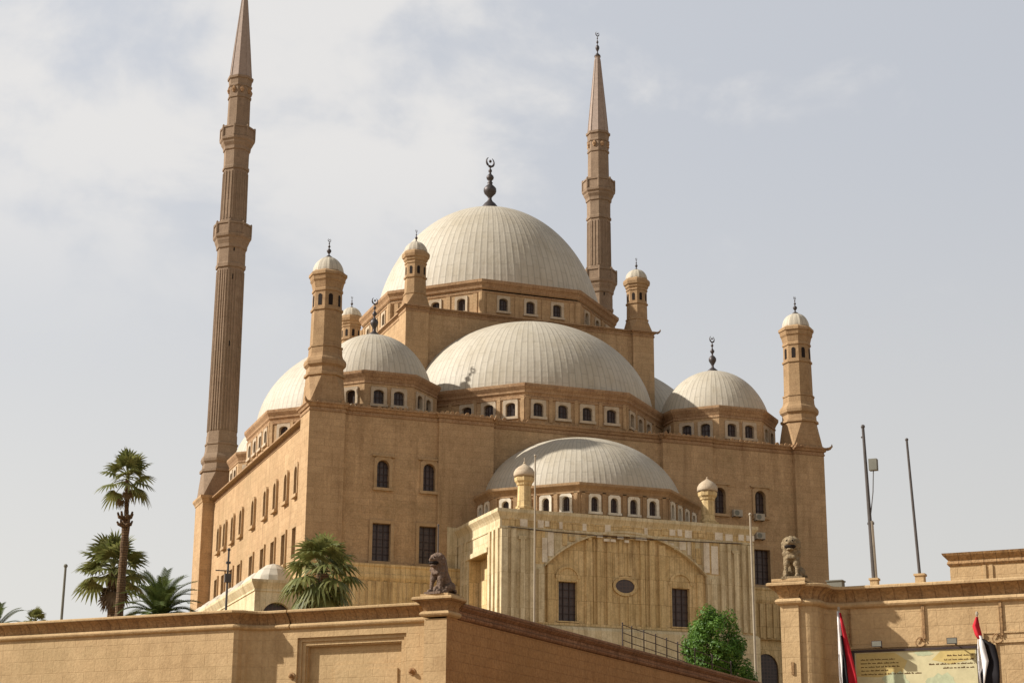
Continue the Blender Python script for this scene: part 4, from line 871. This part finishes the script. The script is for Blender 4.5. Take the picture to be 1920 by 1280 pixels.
# ------------------------------------------------------------------ palms and tree
def leaf_fan(b, o, az, el, pet, blade, rr, droop):
    d = Vector((cos(az)*cos(el), sin(az)*cos(el), sin(el))); side = Vector((-sin(az), cos(az), 0)); upv = side.cross(d)*-1
    if upv.z < 0: upv = -upv
    pts = []
    for i in range(4):
        t = i/3; pts.append(o+d*pet*t+Vector((0, 0, -droop*.25*pet*t*t)))
    b.tube(pts, [.03, .025, .022, .018], 4)
    c = pts[-1]; K = 15; roll = rr.uniform(-.35, .35); s2 = side*cos(roll)+upv*sin(roll)
    for i in range(K):
        a = radians(-105+210*i/(K-1)); L = blade*(.62+.38*cos(a*.75))*rr.uniform(.88, 1.08); dd = d*cos(a)+s2*sin(a)
        wv = (d*-sin(a)+s2*cos(a))*blade*.074; P = []
        for t, w in ((0, .25), (.45, 1.), (.75, .7), (1.0, .05)):
            p = c+dd*L*t+Vector((0, 0, -droop*L*.75*t*t))+upv*(.10*L*sin(pi*t)*.4); P.append((p-wv*w, p+wv*w))
        for (a0, b0), (a1, b1) in zip(P[:-1], P[1:]): b.quad(a0, b0, b1, a1)
def trunk_mesh(b, pts, rad, rough=.08, seed=1):
    rr = random.Random(seed); P = []; R = []
    for i in range(len(pts)-1):
        n = 10
        for k in range(n): t = k/n; P.append(Vector(pts[i]).lerp(Vector(pts[i+1]), t)); R.append((rad[i]+(rad[i+1]-rad[i])*t)*(1+rough*(1 if k % 2 else -1)*rr.uniform(.3, 1)))
    P.append(Vector(pts[-1])); R.append(rad[-1]); b.tube(P, R, 12)
def fan_palm(base, pts, rad, R, n, seed, label, emax=80, emin=-40, droop=.6, skirt=None, stubs=(), group='palms behind the left wall'):
    rr = random.Random(seed); t = thing('palm_tree', label, 'palm tree', base, 0, group); b = MB(); trunk_mesh(b, pts, rad, .1, seed)
    for (z, r, m) in stubs:
        for k in range(m): a = 2*pi*k/m+rr.uniform(-.2, .2); q = Vector(pts[0]).lerp(Vector(pts[-1]), (z-pts[0][2])/(pts[-1][2]-pts[0][2])); b.tube([q, q+Vector((cos(a)*r, sin(a)*r, .12)), q+Vector((cos(a)*r*1.25, sin(a)*r*1.25, rr.uniform(.2, .4)))], [.1, .08, .05], 5)
    link('trunk', b.mesh('trunk', BARK), t)
    c = Vector(pts[-1]); b = MB()
    for i in range(n):
        f = (i+.5)/n; el = radians(emin+(emax-emin)*f**.9+rr.uniform(-8, 8)); az = i*2.39996+rr.uniform(-.2, .2)
        leaf_fan(b, c+Vector((0, 0, .25*f)), az, el, R*.52*rr.uniform(.85, 1.1), R*.58*rr.uniform(.85, 1.1), rr, droop*(1.15-.7*f))
    link('crown', b.mesh('crown', PALM), t)
    if skirt:
        b = MB(); m, L, sp = skirt
        for i in range(m):
            az = i*2.39996; p = c+Vector((cos(az)*.15, sin(az)*.15, -.1-rr.uniform(0, .5))); el = radians(-78+rr.uniform(-8, 14)); d = Vector((cos(az)*cos(el), sin(az)*cos(el), sin(el)))
            leaf_fan(b, p, az, el, L*.5, L*.5, rr, .25)
        link('dead_fronds', b.mesh('dead_fronds', DEADL), t)
    return t
fan_palm((-19.48, -41.76, 9.2), [(-19.48, -41.76, 9.2), (-19.5, -42.0, 12.5), (-19.62, -43.2, 17.1), (-19.64, -43.25, 17.15), (-19.77, -43.71, 18.9)], [.225, .215, .195, .115, .105], 1.5, 24, 11, 'tallest fan palm with a bare two stage trunk and small crown', 85, -38, .55, (3, .9, 1), [(16.95, .3, 9), (16.6, .3, 6)])
fan_palm((-18.95, -36.59, 9.2), [(-18.95, -36.59, 9.2), (-19.1, -36.9, 12.5), (-19.28, -37.26, 15.2)], [.34, .30, .26], 2.15, 32, 23, 'middle fan palm with dark shaggy trunk, directly behind the tallest palm', 80, -30, .6, (10, 1.6, 1))
fan_palm((-12.42, -55.2, 9.0), [(-12.42, -55.2, 9.0), (-12.5, -55.4, 11.4), (-12.62, -55.6, 13.0)], [.36, .33, .28], 2.0, 34, 31, 'broad fan palm with drooping leaves in front of the mosque corner', 85, -62, 1.0, (7, 1.3, 1), (), 'palms behind the left wall')
fan_palm((-19.26, 3.2, 10), [(-19.26, 3.2, 10), (-19.26, 3.2, 16.9)], [.3, .2], 1.05, 20, 41, 'tiny distant fan palm low at the far left beside the grey pole', 85, -20, .5)
def date_palm(base, top, rad, L, n, seed, label, group='palms behind the left wall', emin=-25, mat_=PALM2):
    rr = random.Random(seed); t = thing('palm_tree', label, 'palm tree', base, 0, group); b = MB(); trunk_mesh(b, [base, top], rad, .12, seed); link('trunk', b.mesh('trunk', BARK), t)
    b = MB(); c = Vector(top)
    for i in range(n):
        f = (i+.5)/n; az = i*2.39996+rr.uniform(-.2, .2); el = radians(emin+(88-emin)*f); l = L*rr.uniform(.85, 1.12); prev = None; pts = []
        K = 16
        for k in range(K+1):
            s = k/K; e2 = el-1.15*s*s*(1.05-.3*f); 
            if k == 0: p = c.copy()
            else: p = prev+Vector((cos(az)*cos(e2), sin(az)*cos(e2), sin(e2)))*l/K
            pts.append(p); prev = p
        b.tube(pts, [.03*(1-.8*k/K) for k in range(K+1)], 4, False)
        side = Vector((-sin(az), cos(az), 0))
        for k in range(2, K+1):
            for h in (0, .5):
                for s in (-1, 1):
                    p = pts[k] if h == 0 else (pts[k]+pts[k-1])*.5; fwd = (pts[k]-pts[k-1]).normalized(); ll = L*.27*(1-.55*abs(k/K-.45)); up_ = fwd.cross(side)*-1
                    q = p+(side*s*.75+fwd*.75+Vector((0, 0, .25))).normalized()*ll+Vector((0, 0, -.18*ll)); w = fwd*.03
                    m_ = (p+q)*.5+Vector((0, 0, .05*ll)); b.quad(p-w, p+w, m_+w, m_-w); b.add((m_-w, m_+w, q), ((0, 1, 2),))
    link('crown', b.mesh('crown', mat_), t); return t
date_palm((-17.95, -44.74, 9.0), (-17.95, -44.74, 12.1), [.3, .22], 2.2, 60, 51, 'low bushy feather palm at the foot of the left minaret')
date_palm((-23.6, -16.6, 10), (-23.6, -16.6, 13.9), [.25, .2], 2.2, 26, 61, 'feather palm cut by the left picture edge, greyish fronds')
# bushy tree
rr = random.Random(9); tr = thing('leafy_tree', 'bright green dense rounded tree in front of the apse, right of centre', 'tree', (13.9, -41.1, 8.7), 0, None, False); tr.scale = (1.1, 1.1, 1.1)
b = MB(); b.tube([(0, 0, 0), (.05, 0, 1.2), (0, .05, 2.0)], [.16, .13, .1], 8)
for a in range(6): az = a*1.05; b.tube([(0, 0, 1.5), (.5*cos(az), .5*sin(az), 2.4), (1.0*cos(az), 1.0*sin(az), 3.3+.3*(a % 2))], [.08, .055, .03], 6)
link('trunk', b.mesh('trunk', BARK2), tr)
b = MB(); clumps = []
for i in range(70):
    u, v = rr.uniform(0, 2*pi), rr.uniform(-1, 1); s = sqrt(1-v*v); k = rr.uniform(.62, .95)
    clumps.append((Vector((.05+1.72*k*s*cos(u), 1.5*k*s*sin(u), 3.35+1.75*k*v)), rr.uniform(.34, .58)))
clumps += [(Vector((1.75, .2, 2.3)), .6), (Vector((1.9, -.2, 1.8)), .5), (Vector((2.1, 0, 1.5)), .45), (Vector((1.6, -.5, 1.7)), .6), (Vector((1.3, -.8, 2.1)), .6)]
for c, r in clumps:
    for k in range(int(520*r)):
        d = Vector((rr.gauss(0, 1), rr.gauss(0, 1), rr.gauss(0, 1))).normalized(); p = c+d*r*rr.uniform(.55, 1.08)
        nrm = (d+Vector((rr.uniform(-.7, .7), rr.uniform(-.7, .7), rr.uniform(-.2, .9)))).normalized(); a = nrm.orthogonal().normalized(); a = (a*cos(rr.uniform(0, 6))+nrm.cross(a)*sin(rr.uniform(0, 6))).normalized(); q = nrm.cross(a); s = rr.uniform(.055, .095)
        b.quad(p-a*s, p-q*s*.55, p+a*s, p+q*s*.55)
link('crown', b.mesh('crown', LEAF), tr)
